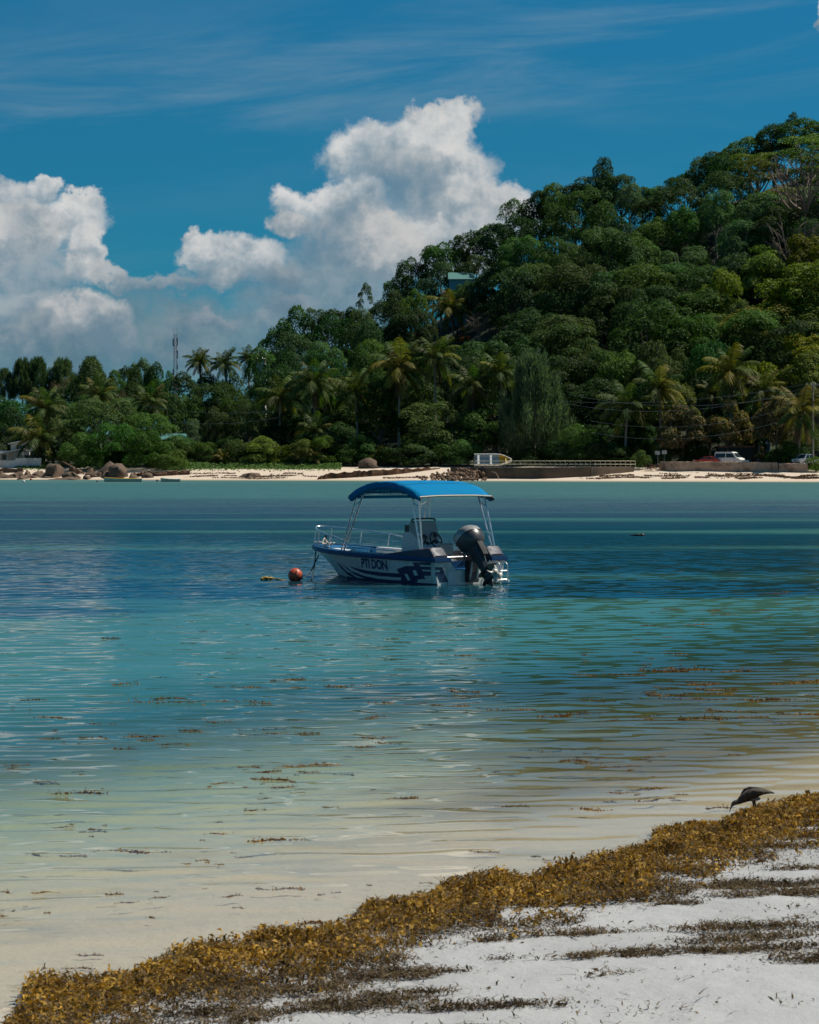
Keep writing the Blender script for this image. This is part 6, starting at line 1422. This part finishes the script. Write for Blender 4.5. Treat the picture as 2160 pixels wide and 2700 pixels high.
for i, (u, v, w, lab) in enumerate([(740, 2344, 130, 'long dark-brown seaweed clump lying in the shallows left of the bank tip'), (120, 2352, 75, 'dark small seaweed clump in the shallows near the left edge'), (15, 2352, 50, 'orange-brown seaweed clump cut by the left edge'), (420, 2366, 70, 'orange seaweed tuft in the shallows above the bank'), (840, 2432, 150, 'large seaweed heap just off the bank, left of its upper lobe'), (215, 2553, 110, 'flat orange-brown seaweed clump just above the left end of the bank'), (235, 2518, 80, 'yellow-brown seaweed clump on wet sand at lower left'), (1275, 2246, 85, 'tufted seaweed clump in the shallows below the middle'), (1455, 2267, 55, 'small dark seaweed tuft near the bank right of middle'), (1408, 2258, 40, 'tiny golden seaweed tuft beside the small dark one'), (1130, 2328, 50, 'small seaweed tuft above the bank lobe'), (345, 2245, 210, 'long thin seaweed string in the lower left shallows'), (740, 2215, 200, 'long dark seaweed string left of the middle shallows'), (220, 2092, 190, 'long brown seaweed string in the left shallows'), (810, 2018, 170, 'broad orange seaweed clump left of the middle'), (720, 2055, 90, 'dark seaweed clump below the broad orange one'), (1470, 1980, 110, 'dark seaweed clump right of the middle'), (1330, 2125, 130, 'orange seaweed string right of the middle'), (1900, 2130, 90, 'seaweed tuft beside the wading bird'), (1560, 2135, 120, 'orange seaweed string left of the wading bird'), (150, 1895, 160, 'dark seaweed raft on the teal water at left'), (420, 1855, 240, 'long dark seaweed raft on the teal water'), (640, 1852, 170, 'brown seaweed raft right of the long dark raft'), (460, 1962, 90, 'dark seaweed wisp on the left water'), (2100, 1800, 160, 'wide gold seaweed raft at the right edge'), (2050, 1845, 170, 'second gold seaweed raft at the right edge, nearer'), (1950, 1770, 130, 'gold seaweed patch near the right edge'), (1560, 1850, 140, 'brown seaweed string in the right ripples'), (1060, 2105, 100, 'orange seaweed clump in the middle shallows'), (570, 1905, 110, 'dark seaweed string below the long dark raft'), (170, 2180, 70, 'small seaweed clump in the left shallows')]):
    clump(u, v, w, lab, None, i)
rr2 = random.Random(33)
ZN = [((0, 700), (1600, 1760), 14, (20, 60), 'small dark seaweed wisp on the teal water left of the boat reflection', 'wisps on the left teal water'), ((0, 800), (1780, 1960), 58, (25, 90), 'brown seaweed wisp among the ripples of the left teal water', 'wisps on the left ripples'), ((0, 900), (1970, 2200), 46, (25, 80), 'brown seaweed wisp on the pale left shallows', 'wisps on the left shallows'),
      ((900, 1500), (1700, 1900), 26, (30, 110), 'brown seaweed wisp in the middle ripples below the boat', 'wisps in the middle ripples'), ((1500, 2160), (1570, 1740), 42, (30, 90), 'gold-brown seaweed fleck on the dark rippled water at right', 'flecks on the right ripples'), ((1500, 2160), (1740, 1900), 48, (40, 140), 'gold-brown seaweed raft among the bright ripples at right', 'rafts on the right ripples'),
      ((900, 2100), (1900, 2120), 44, (30, 110), 'orange-brown seaweed wisp on the pale shallows right of the middle', 'wisps on the right shallows'), ((0, 1000), (2200, 2420), 26, (20, 70), 'small seaweed scrap on the lower left shallows', 'scraps on the lower left shallows')]
for (ur, vr, n, wr_, lab, grp) in ZN:
    cen = [(rr2.uniform(*ur), rr2.uniform(*vr)) for _ in range(max(3, n // 5))]
    for k in range(n):
        cu_, cv_ = rr2.choice(cen); u, v = cu_ + rr2.gauss(0, 80), cv_ + rr2.gauss(0, 9)
        if rr2.random() < .3: u, v = rr2.uniform(*ur), rr2.uniform(*vr)
        if v > np.interp(u, bx, byv) - 40: continue
        clump(u, v, wr_[0] * .6 + (wr_[1] * 1.25 - wr_[0] * .6) * rr2.random() ** 2.2, lab, grp, rr2.randrange(8))
# wading bird, head down
M['feather'] = simple('feather', (0.045, 0.033, 0.024), .8, var=.6, scale=26, dirt=(.11, .085, .06)); M['belly'] = simple('belly', (.30, .24, .18), .9, var=.2, scale=20); M['bill'] = simple('bill', (.02, .018, .016), .4)
bpos = beach_at(1985, 2150); bY = bpos.y
bird = thing('shorebird', 'dark brown long-billed shorebird bending down at the water edge, probing seaweed', 'bird', (bpos.x, bY, bpos.z + .02), R(180 + 8))
def bq(u, v): return (-(far_xy(u, bY) - bpos.x), px(u, v, bY).z - bpos.z)      # local x forward (= left in the picture), z up
spine = [(2036, 2096, .004, .012), (2022, 2095, .014, .022), (2005, 2095, .030, .034), (1990, 2098, .043, .046), (1974, 2104, .048, .050), (1960, 2110, .040, .040), (1951, 2117, .026, .026), (1943, 2121, .020, .020), (1935, 2122, .021, .020), (1930, 2127, .015, .014), (1927, 2133, .006, .006), (1924, 2140, .004, .004), (1921, 2147, .002, .002)]
rings = []
for i, (u, v, rv, rh) in enumerate(spine):
    c0 = Vector((bq(u, v)[0], 0, bq(u, v)[1])); a0 = spine[max(0, i - 1)]; a1 = spine[min(len(spine) - 1, i + 1)]
    tn = Vector((bq(a1[0], a1[1])[0] - bq(a0[0], a0[1])[0], 0, bq(a1[0], a1[1])[1] - bq(a0[0], a0[1])[1])).normalized(); up = Vector((-tn.z, 0, tn.x))
    rings.append([c0 + up * rv * cos(2 * pi * k / 14) + Vector((0, 1, 0)) * rh * sin(2 * pi * k / 14) for k in range(14)])
bb = MB().loft(rings).build('body', M['feather'], bird, True); sbm = bb.modifiers.new('s', 'SUBSURF'); sbm.levels = 1; sbm.render_levels = 2
for sd in (1, -1):
    wg_ = []
    for (u, v, hh_) in [(1958, 2106, .020), (1966, 2100, .036), (1980, 2096, .040), (2000, 2094, .030), (2020, 2094, .018), (2042, 2098, .004)]:
        c0 = Vector((bq(u, v)[0], sd * (.052 if u < 2000 else .040 if u < 2015 else .022), bq(u, v)[1])); wg_.append([c0 + Vector((0, 0, hh_)), c0 + Vector((0, sd * .010, 0)), c0 + Vector((0, -sd * .004, -hh_))])
    w_ = MB().loft(wg_, False, False).build('wing', M['feather'], bird, True); so = w_.modifiers.new('t', 'SOLIDIFY'); so.thickness = .008
    for k in range(5):
        q0 = Vector((bq(1972 + k * 9, 2090 + k)[0], sd * .050 - sd * .005 * k, bq(0, 2092 + k * 1.5)[1])); MB().add([q0, q0 + Vector((-.020, sd * .012, .010)), q0 + Vector((-.050, sd * .006, .006)), q0 + Vector((-.022, 0, -.008))], [(0, 1, 2, 3)]).build('feather', M['belly'] if k % 2 else M['feather'], w_)
    hx_ = bq(1982, 2112)
    MB().tube([(hx_[0] - .01, sd * .022, hx_[1]), (hx_[0] - .025, sd * .024, hx_[1] * .52), (hx_[0] - .005, sd * .024, .01)], [.012, .0055, .005], 7).build('leg', M['bill'], bird)
    ft = MB()
    for a in (-.5, 0, .5): ft.tube([(hx_[0] - .005, sd * .024, .008), (hx_[0] + .035, sd * .024 + .03 * sin(a), .003)], [.004, .0025], 5)
    ft.build('foot', M['bill'], bird)
    ex = bq(1936, 2119); MB().ball((ex[0], sd * .019, ex[1]), .0035, 8, 6).build('eye', M['bill'], bird)
mb = MB(); cb_ = bq(1982, 2113); mb.ball((cb_[0], 0, cb_[1]), (.075, .034, .020), 14, 8); mb.build('belly', M['belly'], bird, True)
